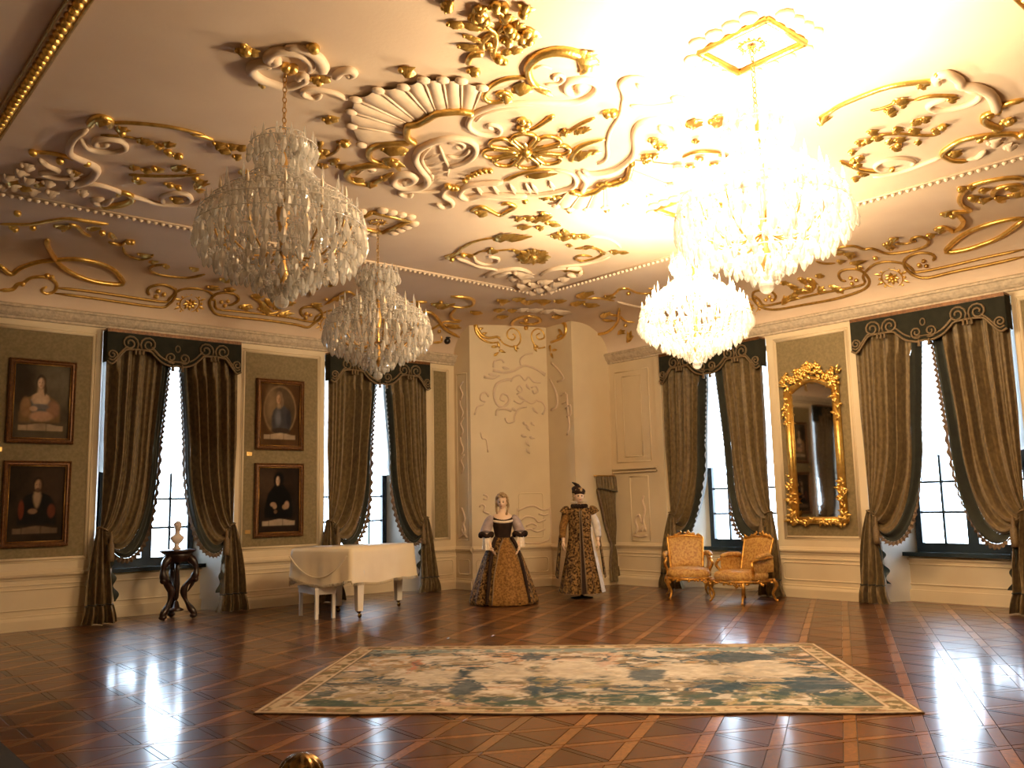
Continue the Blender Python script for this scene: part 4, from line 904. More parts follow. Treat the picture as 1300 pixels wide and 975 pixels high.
def pier(W, a, b, par, side, fabric=True, fm=.12):
    run('baseboard_' + side, W, a, b, BASE, M['wall'], 'cream baseboard of a window pier')
    run('rail_moulding', W, a, b, RAIL, M['wall'], '', par); run('rail_moulding', W, a, b, RAIL2, M['wall'], '', par)
    frame_mould(W, a + .07, b - .07, .27, .54, par, .013, .05 if b - a > .5 else .03)
    if fabric:
        fa, fb, z0, z1 = a + fm, b - fm, .96, 4.10
        mb = MB().box((fa, z0, -.02), (fb, z1, .006), lambda s, z, d: W(s, z, d)); mb.build('fabric_panel', M['wallfab'], par, False)
        frame_mould(W, fa - .02, fb + .02, z0 - .02, z1 + .02, par, .022)
        frame_mould(W, fa - .055, fb + .055, z0 - .055, z1 + .055, par, .010)
edges = [XB] + [e for q in LW for e in (q['c'] - q['h'], q['c'] + q['h'])] + [10.21]
for i in range(0, len(edges), 2):
    pier(WL, edges[i], edges[i + 1], WALL_L, 'left', True, .19 if edges[i + 1] - edges[i] < .8 else .14)
pier(WR, 6.59, 8.17, WALL_R, 'right', True, .19); pier(WR, 10.33, 11.75, WALL_R, 'right', False)
pier(WR, YB, 4.37, WALL_R, 'right', True)
# the tall door panel right of the curtain, with its ledge and a small relief
mb = MB(); mb.box((10.62, 2.10, 0), (11.70, 2.13, .05), lambda s, z, d: WR(s, z, d)); mb.box((10.62, 2.16, 0), (11.70, 2.19, .07), lambda s, z, d: WR(s, z, d)); mb.build('ledge_moulding', M['wall'], WALL_R, False)
frame_mould(WR, 10.85, 11.30, .82, 2.02, WALL_R, .014); frame_mould(WR, 10.75, 11.6, 2.3, 4.05, WALL_R, .014); frame_mould(WR, 10.95, 11.4, 2.4, 3.95, WALL_R, .012)
mb = MB(); mb.box((10.42, .8, 0), (10.58, 4.2, .04), lambda s, z, d: WR(s, z, d)); mb.build('pilaster', M['wall'], WALL_R, False)
for pts in ([(11.22, .95), (11.15, 1.05), (11.2, 1.2), (11.1, 1.3), (11.05, 1.15)], [(10.95, 1.0), (11.0, 1.2), (10.95, 1.4), (11.0, 1.55), (10.97, 1.65)], [(11.25, .92), (11.1, .9), (10.93, .92)], [(11.1, 1.0), (11.0, 1.1), (11.05, 1.0)]):
    MB().tube(spline([WR(a, b, .01) for a, b in pts]), .022, 6).build('relief_scroll', M['stucco'], WALL_R)
# corner bay frames
P0, P1, P2 = Vector((10.21, 13.03, 0)), Vector((11.73, 12.51, 0)), Vector((11.68, 11.75, 0))
dB = (P1 - P0).normalized(); nB = Vector((dB.y, -dB.x, 0)); dC = (P2 - P1).normalized(); nC = Vector((dC.y, -dC.x, 0))
if nB.y > 0: nB = -nB
if nC.x > 0: nC = -nC
def WB(s, z, d): return P0 + dB * s + nB * d + Vector((0, 0, z))
def WC(s, z, d): return P1 + dC * s + nC * d + Vector((0, 0, z))
def WA(s, z, d): return Vector((10.21 - d, 13.03 + s, z))
def WD(s, z, d): return Vector((11.68 + s, 11.75 - d, z))
LB = (P1 - P0).length; LC = (P2 - P1).length
for W, n_, ln in ((WA, 1, .5), (WB, 2, LB), (WC, 3, LC), (WD, 4, 1.0)):
    run('baseboard_corner', W, 0, ln, BASE, M['wall'], 'cream baseboard of the corner bay')
    run('rail_moulding', W, 0, ln, RAIL, M['wall'], '', WALL_C)
    frame_mould(W, .08, ln - .08, .27, .54, WALL_C, .012, .05)
frame_mould(WB, .95, 1.45, .92, 1.75, WALL_C, .012, .05); frame_mould(WA, .1, .42, .9, 4.05, WALL_C, .012)
for q in range(5):
    MB().tube(spline([WA(.2 + .12 * (q % 2), 3.9 - q * .35, 0), WA(.3, 3.8 - q * .35, .01), WA(.22, 3.65 - q * .35, .01), WA(.3, 3.55 - q * .35, 0)]), .016, 6).build('relief_scroll', M['stucco'], WALL_C)
for pts in ([(.15, .95), (.3, 1.1), (.2, 1.3), (.3, 1.5)], [(.35, .95), (.2, 1.05), (.28, 1.25)]):
    MB().tube(spline([WA(a, b, .01) for a, b in pts]), .02, 6).build('relief_scroll', M['stucco'], WALL_C)

# ---------------------------------------------------------------- windows
def window(n, W, q, label):
    c, h, k = q['c'], q['h'], q['k']; oc = c - .08
    root = thing('window_%d' % n, label, 'window', W(oc, .7, -.68), None, 'structure')
    def bx(mb, s0, s1, z0, z1, d0, d1): mb.box((s0, z0, d0), (s1, z1, d1), lambda s, z, d: W(s, z, d))
    mb = MB(); d0, d1 = -.74, -.66; zb, zt = .72, 4.2
    bx(mb, oc - k, oc - k + .09, zb, zt, d0, d1); bx(mb, oc + k - .09, oc + k, zb, zt, d0, d1); bx(mb, oc - k + .09, oc + k - .09, zb, zb + .13, d0, d1); bx(mb, oc - k + .09, oc + k - .09, zt - .1, zt, d0, d1)
    bx(mb, oc - .075, oc + .075, zb + .13, zt - .1, d0, d1)
    mb.build('window_frame', M['winframe'], root, False)
    wpane = k - .09 - .075
    for sg in (-1, 1):
        x0 = oc + .075 if sg > 0 else oc - k + .09
        mb = MB(); bx(mb, x0 + wpane / 2 - .017, x0 + wpane / 2 + .017, zb + .13, zt - .1, d0 + .02, d1 - .02); mb.build('muntin', M['winframe'], root, False)
        z = 1.30
        while z < zt - .3:
            mb = MB(); bx(mb, x0, x0 + wpane, z - .017, z + .017, d0 + .025, d1 - .025); mb.build('muntin', M['winframe'], root, False); z += .447
        zs = [zb + .13] + [1.30 + .447 * i for i in range(6)] + [zt - .1]
        for i in range(len(zs) - 1):
            for j in range(2):
                mb = MB(); bx(mb, x0 + j * wpane / 2 + .011, x0 + (j + 1) * wpane / 2 - .011, zs[i] + .010, zs[i + 1] - .010, -.705, -.701); mb.build('pane', M['pane'], root, False)
    # splayed jambs, head, the panelled breast and its dark sill
    for sg in (-1, 1):
        mb = MB(); a = c + sg * h; b = oc + sg * k
        mb.prism([(a, .0), (b, -.74), (a, -.74)] if sg > 0 else [(a, .0), (a, -.74), (b, -.74)], .0, ZTOP, lambda s, d, z: W(s, z, d)); mb.build('jamb', M['reveal'], root, False)
    mb = MB(); bx(mb, c - h, c + h, .66, .72, -.75, -.46); mb.build('sill', M['sill'], root, False)
    mb = MB(); bx(mb, c - h + .05, c + h - .05, .0, .66, -.62, -.56); bx(mb, c - h, c + h, 0, .17, -.56, -.53); bx(mb, c - h, c + h, .60, .63, -.56, -.53); mb.build('breast_panel', M['wall'], root, False)
    frame_mould(W, c - h + .16, c + h - .16, .25, .54, root, .014, .05, -.558, 'wall', 'panel_moulding')
    return root
for i, q in enumerate(LW): window(i + 1, WL, q, ['tall window reflected in the gilt mirror', 'tall window behind the marble bust', 'tall window behind the covered piano'][i])
for i, q in enumerate(RW): window(i + 4, WR, q, ['tall window right of the gilt mirror', 'tall window behind the two gilt armchairs'][i])
def blind(W, q, label):
    c, k = q['c'] - .08, q['k'] + .05
    mb = MB()
    def fn(u, v):
        s = lerp(c - k, c + k, u); sag = .05 * abs(math.sin(PI * 4 * u)) * (1 if v > .8 else 0)
        z = lerp(4.1, 2.16, v) - sag * (v - .8) * 5 * .6
        return W(s, z, -.56 + .02 * math.sin(v * 40) * (v > .75) + .008 * math.sin(u * 30))
    mb.grid(fn, 33, 28); o = mb.build('window_blind', M['blind'], None); tag(o, label, 'blind', 'sheer window blinds')
for (W, q, lb) in ((WL, LW[0], 'sheer white blind in the window seen only in the mirror'), (WL, LW[1], 'sheer white blind in the window above the bust'), (WL, LW[2], 'sheer white blind in the window behind the piano'),
                   (WR, RW[0], 'sheer white blind in the window right of the mirror'), (WR, RW[1], 'sheer white blind in the window behind the armchairs')): blind(W, q, lb)
# ---------------------------------------------------------------- ceiling stucco
def surf_n(p):
    if p.z > 4.985: return Vector((0, 0, -1))
    dl, dr = YL - p.y, XR - p.x
    d = min(dl, dr); ax = Vector((0, -1, 0)) if dl < dr else Vector((-1, 0, 0))
    if d > COVE_R: return Vector((0, 0, -1))
    nx = (COVE_R - d) / COVE_R ** 2; nz = (p.z - COVE_Z) / COVE_H ** 2
    return (ax * nx + Vector((0, 0, -1)) * nz).normalized()
def orn_pts(s):
    out = []
    for q in s.split():
        a = [float(x) for x in q.split(',')]; out.append(Vector((a[0], a[1], a[2] if len(a) > 2 else 5.0)))
    return out
def flower(parent, c, r, n, m, name='gilt_rosette', petals=8, loops=False):
    t = n.orthogonal().normalized(); b = n.cross(t); mb = MB()
    def at(a, rr, h): return c + t * math.cos(a) * rr + b * math.sin(a) * rr + n * h
    for k in range(petals):
        a = 2 * PI * k / petals
        if loops:
            pts = [at(a + da, r * rr, .02) for da, rr in ((-.12, .25), (-.32, .6), (-.27, .9), (0, 1.0), (.27, .9), (.32, .6), (.12, .25))]
            q = MB().tube(spline(pts, 3), r * .05, 6); q.build('rosette_petal', m, parent)
            mb.leaf(at(a, r * .15, .02), at(a, r * .55, .03), r * .16, n); mb.leaf(at(a + .39, r * .2, .01), at(a + .39, r * .62, .02), r * .12, n); mb.ball(at(a + .39, r * .78, .02), r * .06, 6, 4)
        else:
            mb.leaf(at(a, r * .12, .015), at(a, r * .42, .03), r * .22, n); mb.leaf(at(a + .39, r * .66, .005), at(a + .39, r * 1.0, .015), r * .2, n); mb.ball(at(a, r * .72, .012), r * .09, 6, 4)
    if not loops: mb.tube([at(2 * PI * k / 24, r * .6, .01) for k in range(24)], r * .05, 5, True)
    mb.ball(c + n * .02, r * .14, 8, 5); mb.build(name, m, parent)
for k, m, r0, r1, s in ORN:
    P = orn_pts(s); G = M['gold'] if m == 'g' else M['stucco']
    if k == 't':
        n_ = len(P) * 3; Q = spline(P, 3); Q = [q + surf_n(q) * min(r0, r1) * .5 for q in Q]; m_ = len(Q)
        R = [lerp(r0, r1, i / (m_ - 1)) * (1 if 0 < i < m_ - 1 else .45) for i in range(m_)]
        g = M['goldpaint'] if (m == 'g' and max(r0, r1) < .0245) else G
        MB().tube(Q, R, 7).build('gilt_scroll' if m == 'g' else 'stucco_scroll', g, CEIL)
    elif k == 'l':
        n = surf_n(P[0]); mb = MB(); a, b_ = P[0] + n * .012, P[1] + n * .022
        wd = r0 * 1.5
        mb.leaf(a, b_, wd, n, .5)
        d = b_ - a; sd = d.cross(n).normalized() * wd * .35                      # two side lobes
        mb.leaf(a + d * .2, a + d * .75 + sd * 1.6, wd * .55, n, .5); mb.leaf(a + d * .2, a + d * .75 - sd * 1.6, wd * .55, n, .5)
        mb.ball(a + n * .012, wd * .22, 6, 4); mb.build('gilt_leaf' if m == 'g' else 'stucco_leaf', G, CEIL)
    elif k == 'b':
        mb = MB()
        for p in P: mb.ball(p + surf_n(p) * r0 * .6, r0 * .95, 8, 6)
        mb.build('gilt_berries', G, CEIL)
    elif k == 'f': flower(CEIL, P[0], r0 * 1.25, surf_n(P[0]), M['gold'], 'gilt_rosette')
flower(CEIL, Vector((5.55, 6.13, 5.0)), .43, Vector((0, 0, -1)), M['gold'], 'centre_rosette', 8, True)
for inner, outer in SHELLS:                                       # ribbed rocaille shells
    n = len(inner)
    for i in range(n - 1):
        def fn(u, v):
            a = Vector((*inner[i], 0)).lerp(Vector((*inner[i + 1], 0)), u); b = Vector((*outer[i], 0)).lerp(Vector((*outer[i + 1], 0)), u)
            p = a.lerp(b, v); edge = 4 * u * (1 - u)
            lip = .05 * math.exp(-((v - .93) / .07) ** 2)
            return (p.x, p.y, 5.0 - .012 - .034 * edge * (.4 + .6 * v) - lip * .6 * edge + (.02 if v > .99 else 0))
        MB().grid(fn, 9, 8).build('shell_rib', M['stucco'], CEIL)
        a, b = Vector((*inner[i], 4.985)), Vector((*outer[i], 4.975)); MB().tube([a, a.lerp(b, .5), b], [.008, .011, .017], 6).build('stucco_scroll', M['stucco'], CEIL)
    Q = spline([Vector((*p, 4.96)) for p in inner], 3); MB().tube(Q, .035, 7).build('gilt_scroll', M['gold'], CEIL)
    for p in outer: MB().ball((p[0], p[1], 4.97), .052, 8, 5, (1.2, 1.0, .5)).build('stucco_lobe', M['stucco'], CEIL)
# bead border of the inner field (gold on the left-hand side, cream and gold elsewhere)
def bead_line(a, b, m, m2, r=.032, step=.09, wide=.05):
    a, b = Vector(a), Vector(b); L = (b - a).length; n = int(L / step); d = (b - a) / L; sd = d.cross(Vector((0, 0, 1)))
    mb = MB()
    for s in (-1, 1): mb.tube([a + sd * s * wide, b + sd * s * wide], .015, 6)
    mb.build('border_moulding', m2, CEIL); mb = MB()
    for i in range(n): mb.ball(a + d * (i + .5) * step - Vector((0, 0, .015)), r, 6, 4)
    mb.build('border_beads', m, CEIL, kind='stuff')
X0, X1, Y0, Y1 = 1.45, 9.69, 1.95, 10.45
bead_line((X0, Y0, 4.99), (X0, Y1, 4.99), M['gold'], M['goldpaint'], .042, .10, .065)
bead_line((X0, Y1, 4.99), (X1, Y1, 4.99), M['stucco'], M['stucco'], .03, .085, .03); bead_line((X1, Y1, 4.99), (X1, Y0, 4.99), M['stucco'], M['stucco'], .03, .085, .03)
bead_line((X0, Y0, 4.99), (X1, Y0, 4.99), M['gold'], M['goldpaint'], .042, .10, .065)
for k, pl, m, r0, r1, s in REL:
    W = WB if pl == 'B' else WC; P = [W(*[float(x) for x in q.split(',')], .004) for q in s.split()]; G = M['goldpaint'] if m == 'g' else M['stucco']
    nn = nB if pl == 'B' else nC
    if k == 't':
        Q = spline(P, 3); n_ = len(Q); R = [lerp(r0, r1, i / (n_ - 1)) * (.8 if m == 'g' else 1.0) for i in range(n_)]; MB().tube(Q, R, 6).build('crest_scroll' if m == 'g' else 'relief_scroll', M['gold'] if m == 'g' else G, WALL_C)
    else: MB().leaf(P[0] + nn * .006, P[1] + nn * .012, r0, nn, .4).build('crest_leaf' if m == 'g' else 'relief_leaf', M['gold'] if m == 'g' else G, WALL_C)
# square gilt plates from which the two other chandeliers hang
def hook_plate(x, y):
    c = Vector((x, y, 5.0)); mb = MB(); hw, hl = .26, .30
    for a, b in (((-hw, -hl), (hw, -hl)), ((hw, -hl), (hw, hl)), ((hw, hl), (-hw, hl)), ((-hw, hl), (-hw, -hl))): mb.tube([c + Vector((*a, -.02)), c + Vector((*b, -.02))], .028, 6)
    mb.build('plate_border', M['gold'], CEIL)
    for k in range(16):
        s, t = divmod(k, 4); u = (t + .5) / 4 * 2 - 1
        p = [(u * hw, -hl - .11), (hw + .11, u * hl), (-u * hw, hl + .11), (-hw - .11, -u * hl)][s]
        q = Vector((p[0], p[1], 0)); mb = MB(); mb.ball(c + q + Vector((0, 0, -.015)), .075, 8, 5, (1, 1, .5)); mb.build('stucco_lobe', M['stucco'], CEIL)
    flower(CEIL, c, .13, Vector((0, 0, -1)), M['gold'], 'gilt_rosette')
CH = [(2.95, 6.06), (5.57, 8.88), (5.58, 3.56), (8.17, 6.18)]
hook_plate(*CH[1]); hook_plate(*CH[2]); hook_plate(*CH[3])

# ---------------------------------------------------------------- chandeliers
def pend_mesh():
    mb = MB(); n = 6
    prof = [(.0015, 0), (.013, -.12), (.004, -.2), (.016, -.30), (.027, -.62), (.016, -.88), (.001, -1.0)]
    mb.lathe(prof, (0, 0, 0), n); return mb
PEND = None
RINGS = [(.17, 4.42, 14, .13), (.25, 4.34, 18, .14), (.20, 4.22, 14, .13), (.13, 4.12, 8, .12), (.26, 4.08, 18, .13), (.36, 4.00, 22, .14), (.46, 3.93, 24, .15), (.54, 3.86, 28, .16), (.61, 3.78, 32, .17),
         (.64, 3.66, 34, .19), (.58, 3.55, 28, .17), (.48, 3.47, 24, .16), (.38, 3.41, 20, .15), (.28, 3.36, 14, .14), (.18, 3.30, 10, .13), (.09, 3.22, 7, .10)]
def chandelier(x, y, label, lit):
    global PEND
    ch = thing('crystal_chandelier', label, 'chandelier', (x, y, 5.0), 'crystal chandeliers under the stucco ceiling')
    C = Vector((x, y, 0))
    mb = MB(); z = 4.97; k = 0
    while z > 4.42:
        a = k * PI / 2; pts = [C + Vector((.016 * math.cos(t) * math.cos(a), .016 * math.cos(t) * math.sin(a), z + .026 * math.sin(t))) for t in np.linspace(0, 2 * PI, 9)[:-1]]
        mb.tube(pts, .005, 4, True); z -= .042; k += 1
    mb.build('chain', M['brass'], ch)
    MB().lathe([(.012, 4.45), (.02, 4.4), (.012, 4.3), (.035, 4.2), (.015, 4.1), (.03, 3.9), (.055, 3.8), (.02, 3.6), (.03, 3.4), (.05, 3.32), (.02, 3.24), (.012, 3.2)], C, 10).build('stem', M['brass'], ch)
    for r, z, n, L in RINGS[:]:
        if r < .15: continue
        MB().tube([C + Vector((r * math.cos(t), r * math.sin(t), z)) for t in np.linspace(0, 2 * PI, 25)[:-1]], .0045, 5, True).build('ring', M['crystal'], ch)
    for k in range(12):
        a = 2 * PI * k / 12 + .1; d = Vector((math.cos(a), math.sin(a), 0))
        pts = spline([C + d * .03 + Vector((0, 0, 3.5)), C + d * .25 + Vector((0, 0, 3.42)), C + d * .45 + Vector((0, 0, 3.55)), C + d * .52 + Vector((0, 0, 3.74))], 3)
        arm = MB().tube(pts, .009, 6).build('arm', M['brass'], ch)
        tip = C + d * .52
        MB().lathe([(.002, 3.73), (.035, 3.745), (.014, 3.76), (.012, 3.85), (.002, 3.86)], tip, 8).build('candle_sleeve', M['white'], arm)
        MB().lathe([(.003, 3.86), (.014, 3.885), (.010, 3.92), (.001, 3.96)], tip, 8).build('bulb', M['bulb_on'] if lit else M['bulb_off'], arm)
    rows = []
    for r, z, n, L in RINGS:
        for k in range(n): rows.append((r, z, L, 2 * PI * (k + random.random() * .5) / n))
    if PEND is None: PEND = pend_mesh()
    pm = None; stuff = MB()
    rows.sort(key=lambda q: -q[2]); 
    for i, (r, z, L, a) in enumerate(rows):
        p = Vector((r * math.cos(a), r * math.sin(a), z - 5.0)); zz = random.uniform(-.015, .015); sc = L * random.uniform(.9, 1.12)
        if i < 290:
            if pm is None:
                if 'pend' in LOC: o = LOC['pend'].copy(); COL.objects.link(o); o.parent = ch
                else: o = PEND.build('crystal_pendant', M['crystal'], None, False); o.parent = ch; LOC['pend'] = o
                pm = o
            else: o = pm.copy(); COL.objects.link(o); o.parent = ch
            o.location = p + Vector((0, 0, zz)); o.rotation_euler = (random.uniform(-.12, .12), random.uniform(-.12, .12), a); o.scale = (1.0, 1.0, sc)
        else:
            stuff.add([C + Vector((v[0], v[1], v[2] * sc + 5.0)) + p for v in PEND.v], PEND.f)
    # beaded strands strung between the rings
    for (r0, z0, n0, _), (r1, z1, n1, _) in zip(RINGS[3:9], RINGS[4:10]):
        for k in range(n1):
            a = 2 * PI * k / n1
            for t in (.2, .4, .6, .8):
                r = lerp(r0, r1, t); z = lerp(z0, z1, t) - .03 * math.sin(PI * t); stuff.ball(C + Vector((r * math.cos(a), r * math.sin(a), z)), .012, 5, 3)
    for (r0, z0, n0, _), (r1, z1, n1, _) in zip(RINGS[9:15], RINGS[10:16]):
        for k in range(n0):
            a = 2 * PI * k / n0 + .07
            for t in (.15, .35, .55, .75, .95):
                r = lerp(r0, r1, t); z = lerp(z0, z1, t) - .05 * math.sin(PI * t); stuff.ball(C + Vector((r * math.cos(a), r * math.sin(a), z)), .012, 5, 3)
    # loose drops filling the body of the basket
    pr = [(4.45, .18), (4.3, .24), (4.15, .15), (4.0, .38), (3.85, .56), (3.7, .64), (3.55, .60), (3.42, .42), (3.3, .2), (3.18, .08)]; zs_ = [q[0] for q in pr][::-1]; rs_ = [q[1] for q in pr][::-1]
    for k in range(560):
        z = random.uniform(3.2, 4.42); rr = pw(z, zs_, rs_) * (random.uniform(.55, 1.02) ** .5); a = random.uniform(0, 2 * PI); c = C + Vector((rr * math.cos(a), rr * math.sin(a), 0)); s = random.uniform(.7, 1.3)
        stuff.lathe([(.002, z), (.015 * s, z - .025 * s), (.010 * s, z - .06 * s), (.001, z - .085 * s)], c, 5)
    # upright glass spikes of the crown and the upper tier
    for k in range(14):
        a = 2 * PI * k / 14
        for r, z0, h in ((.24, 4.34, .10), (.45, 3.93, .14), (.60, 3.78, .10)):
            c = C + Vector((r * math.cos(a), r * math.sin(a), 0)); stuff.lathe([(.008, z0), (.013, z0 + h * .4), (.001, z0 + h)], c, 5)
    stuff.build('small_crystals', M['crystal'], ch, False, kind='stuff')
    MB().ball(C + Vector((0, 0, 3.10)), .055, 12, 8).build('bottom_ball', M['crystal'], ch, False)
    if lit:
        for k in range(6):
            a = 2 * PI * k / 6; l = bpy.data.lights.new('chandelier_light', 'POINT'); l.energy = LAMP_W; l.color = LAMP_COL; l.shadow_soft_size = .05
            o = bpy.data.objects.new('chandelier_light', l); COL.objects.link(o); o.location = (x + .45 * math.cos(a), y + .45 * math.sin(a), 3.93)
chandelier(*CH[0], 'large unlit crystal chandelier hanging nearest the portrait wall', False)
chandelier(*CH[1], 'unlit crystal chandelier hanging before the window with the piano', False)
chandelier(*CH[2], 'larger dazzling lit crystal chandelier with its gilt square ceiling plate in view', True)
chandelier(*CH[3], 'smaller lit crystal chandelier hanging before the window with the armchairs', True)

# ---------------------------------------------------------------- drapes
def bez(p0, p1, p2, p3, t): return p0 * (1 - t) ** 3 + p1 * 3 * t * (1 - t) ** 2 + p2 * 3 * t * t * (1 - t) + p3 * t ** 3
def drape(W, q, sg, label, seed):
    c, h = q['c'], q['h']; hh = h - .02; R = random.Random(seed); ph = R.random() * 6
    def WW(x, z, d): return W(c - sg * x, z, d)                   # x: 0 at the centre line, hh at the outer edge
    root = thing('window_drape', label, 'curtain', WW(hh, 0, .05), 'olive gold damask window drapes')
    tie = (hh - .06, 1.34); zt = 4.12
    frq = [R.uniform(.8, 1.25) for _ in range(3)]
    def line(u):                                                  # u: 0 outer edge .. 1 inner edge
        top = (lerp(hh, .045, u), zt)
        c1 = (lerp(hh - .0, .19, u), lerp(2.6, 2.5, u)); c2 = (lerp(hh - .03, .22, u ** 1.1), lerp(1.9, .92, u ** 1.3)); c3 = (lerp(tie[0] + .03, tie[0] - .24, u), lerp(1.45, .50, u ** 1.5)); end = (tie[0] + .03 - .05 * u, tie[1] - .06 * u)
        return top, c1, c2, c3, end
    def pos(u, v):
        T, a, b, d, e = line(u)
        if v < .45:
            t = v / .45; x = lerp(T[0], a[0], t); z = lerp(T[1], a[1], t)
        else:
            t = (v - .45) / .55; x, z = bez(a[0], lerp(a[0], b[0], .6), d[0], e[0], t), bez(a[1], b[1] + .35 * (1 - u), d[1], e[1], t)
        g = 1 if v < .5 else max(.15, 1 - (v - .5) * 1.7)
        uu = u + .018 * math.sin(2 * PI * frq[0] * 2 * u + ph) + .012 * math.sin(4.5 * v + ph)
        s_ = math.sin(2 * PI * 5.5 * uu + ph); fold = .095 * (abs(s_) ** .7) * (1 if s_ > 0 else -1) * (.75 + .35 * math.sin(5 * u * frq[1] + ph)) + .018 * math.sin(2 * PI * 13.7 * frq[2] * uu + 2 * ph)
        if u > .985: fold *= .4
        sw = max(0., (v - .5) / .5)
        dd = .10 + fold * g + .10 * math.sin(PI * sw) * u ** 1.5 - .01
        dd += .045 * math.sin(17 * u * u + 5 * sw + ph) * sw * (1 - sw) * 3 * u      # swag creases running into the tie
        return WW(x, z, min(max(dd, .012), .148 if z > 3.62 else 1))
    MB().grid(lambda u, v: pos(u * .87, v), 96, 52).build('cloth', M['drape'], root)
    MB().grid(lambda u, v: pos(.87 + u * .13, v), 12, 44).build('border', M['lining'], root)
    mb = MB(); nf = 130                                           # gathered fringe along the inner edge
    def ed(v, k):
        p = pos(1.0, v); p2 = pos(1.0, min(v + .01, 1)); p0 = pos(.97, v); t = (p2 - p).normalized() if (p2 - p).length > 1e-6 else Vector((0, 0, -1))
        o = (p - p0); o = o - t * o.dot(t); o = o.normalized() if o.length > 1e-6 else W(c, 1, 0) - W(c, 0, 0)
        return p, o, t
    W0 = W(c, 0, 1) - W(c, 0, 0)
    def fr(u, v):
        vv = u * .97; p, o, t = ed(vv, 0); ww = (.042 + .028 * u) * (1 + .22 * math.sin(u * nf * 2.1)) * min(1, .55 + u) * (1 if u < .9 else 1 - (u - .9) * 6)
        return p + o * ww * v + W0 * (.014 * math.sin(u * nf * 2.1 + 1.2) * (.3 + v))
    mb.grid(fr, 420, 3); mb.build('fringe', M['fringe'], root)
    # tieback: cord and tassel
    tp = WW(tie[0], tie[1] - .02, .08)
    pts = [WW(tie[0] + .0 + .07 * math.cos(t), tie[1] - .03 + .02 * math.sin(t) + .03 * math.cos(t), .09 + .06 * math.sin(t)) for t in np.linspace(0, 2 * PI, 15)[:-1]]
    MB().tube(pts, .010, 6, True).build('tieback', M['cord'], root)
    tx = WW(tie[0] - .10, 0, .17); ts = MB().lathe([(.004, 1.27), (.02, 1.22), (.032, 1.17), (.022, 1.14), (.045, 1.10), (.055, .92), (.050, .86), (.004, .86)], tx, 12); ts.build('tassel', M['cord'], root)
    # tail below the tie, flaring to the floor, with its dark line and hem ruffle
    def tail(u, v):
        z = lerp(1.36, .27, v); f = v ** .78; x = lerp(lerp(hh - .0, hh - .10, u), lerp(hh + .17, hh - .24, u), f) + .025 * math.sin(PI * v) * (1 - 2 * u)
        s_ = math.sin(2 * PI * 3.6 * (u + .03 * math.sin(3 * v + ph)) + ph); dd = lerp(.09, .16, f) + (.018 + .055 * f) * s_ + (.006 + .012 * f) * math.sin(2 * PI * 9.3 * u + 2 * ph)
        return WW(x, z, max(dd, .05 if z < .8 else .02))
    MB().grid(tail, 56, 20).build('tail', M['drape'], root)
    bnd = [tail(u, 1) + W0 * .008 for u in np.linspace(0, 1, 40)]; MB().tube(bnd, .011, 5).build('hem_band', M['lining'], root)
    def ruf(u, v):
        x = lerp(lerp(hh + .17, hh + .23, v), lerp(hh - .24, hh - .30, v), u); z = lerp(.27, .012, v)
        dd = .16 + (.055 + .03 * v) * math.sin(2 * PI * 3.6 * u + ph) + (.012 + .02 * v) * math.sin(2 * PI * 11 * u + ph) + .03 * math.sin(PI * v)
        return WW(x, z, max(dd, .06))
    MB().grid(ruf, 70, 7).build('hem_ruffle', M['drape'], root)
    def jab(u, v):                                                # frilled inner edge of the tail
        z = lerp(1.1, .3, v); x = lerp(hh - .10, hh - .24, v) - u * (.05 + .03 * math.sin(v * 22 + ph)); return WW(x, z, .14 + .03 * math.sin(v * 22) * u)
    MB().grid(jab, 4, 40).build('frill', M['lining'] if seed != 5 else M['leafplant'], root)
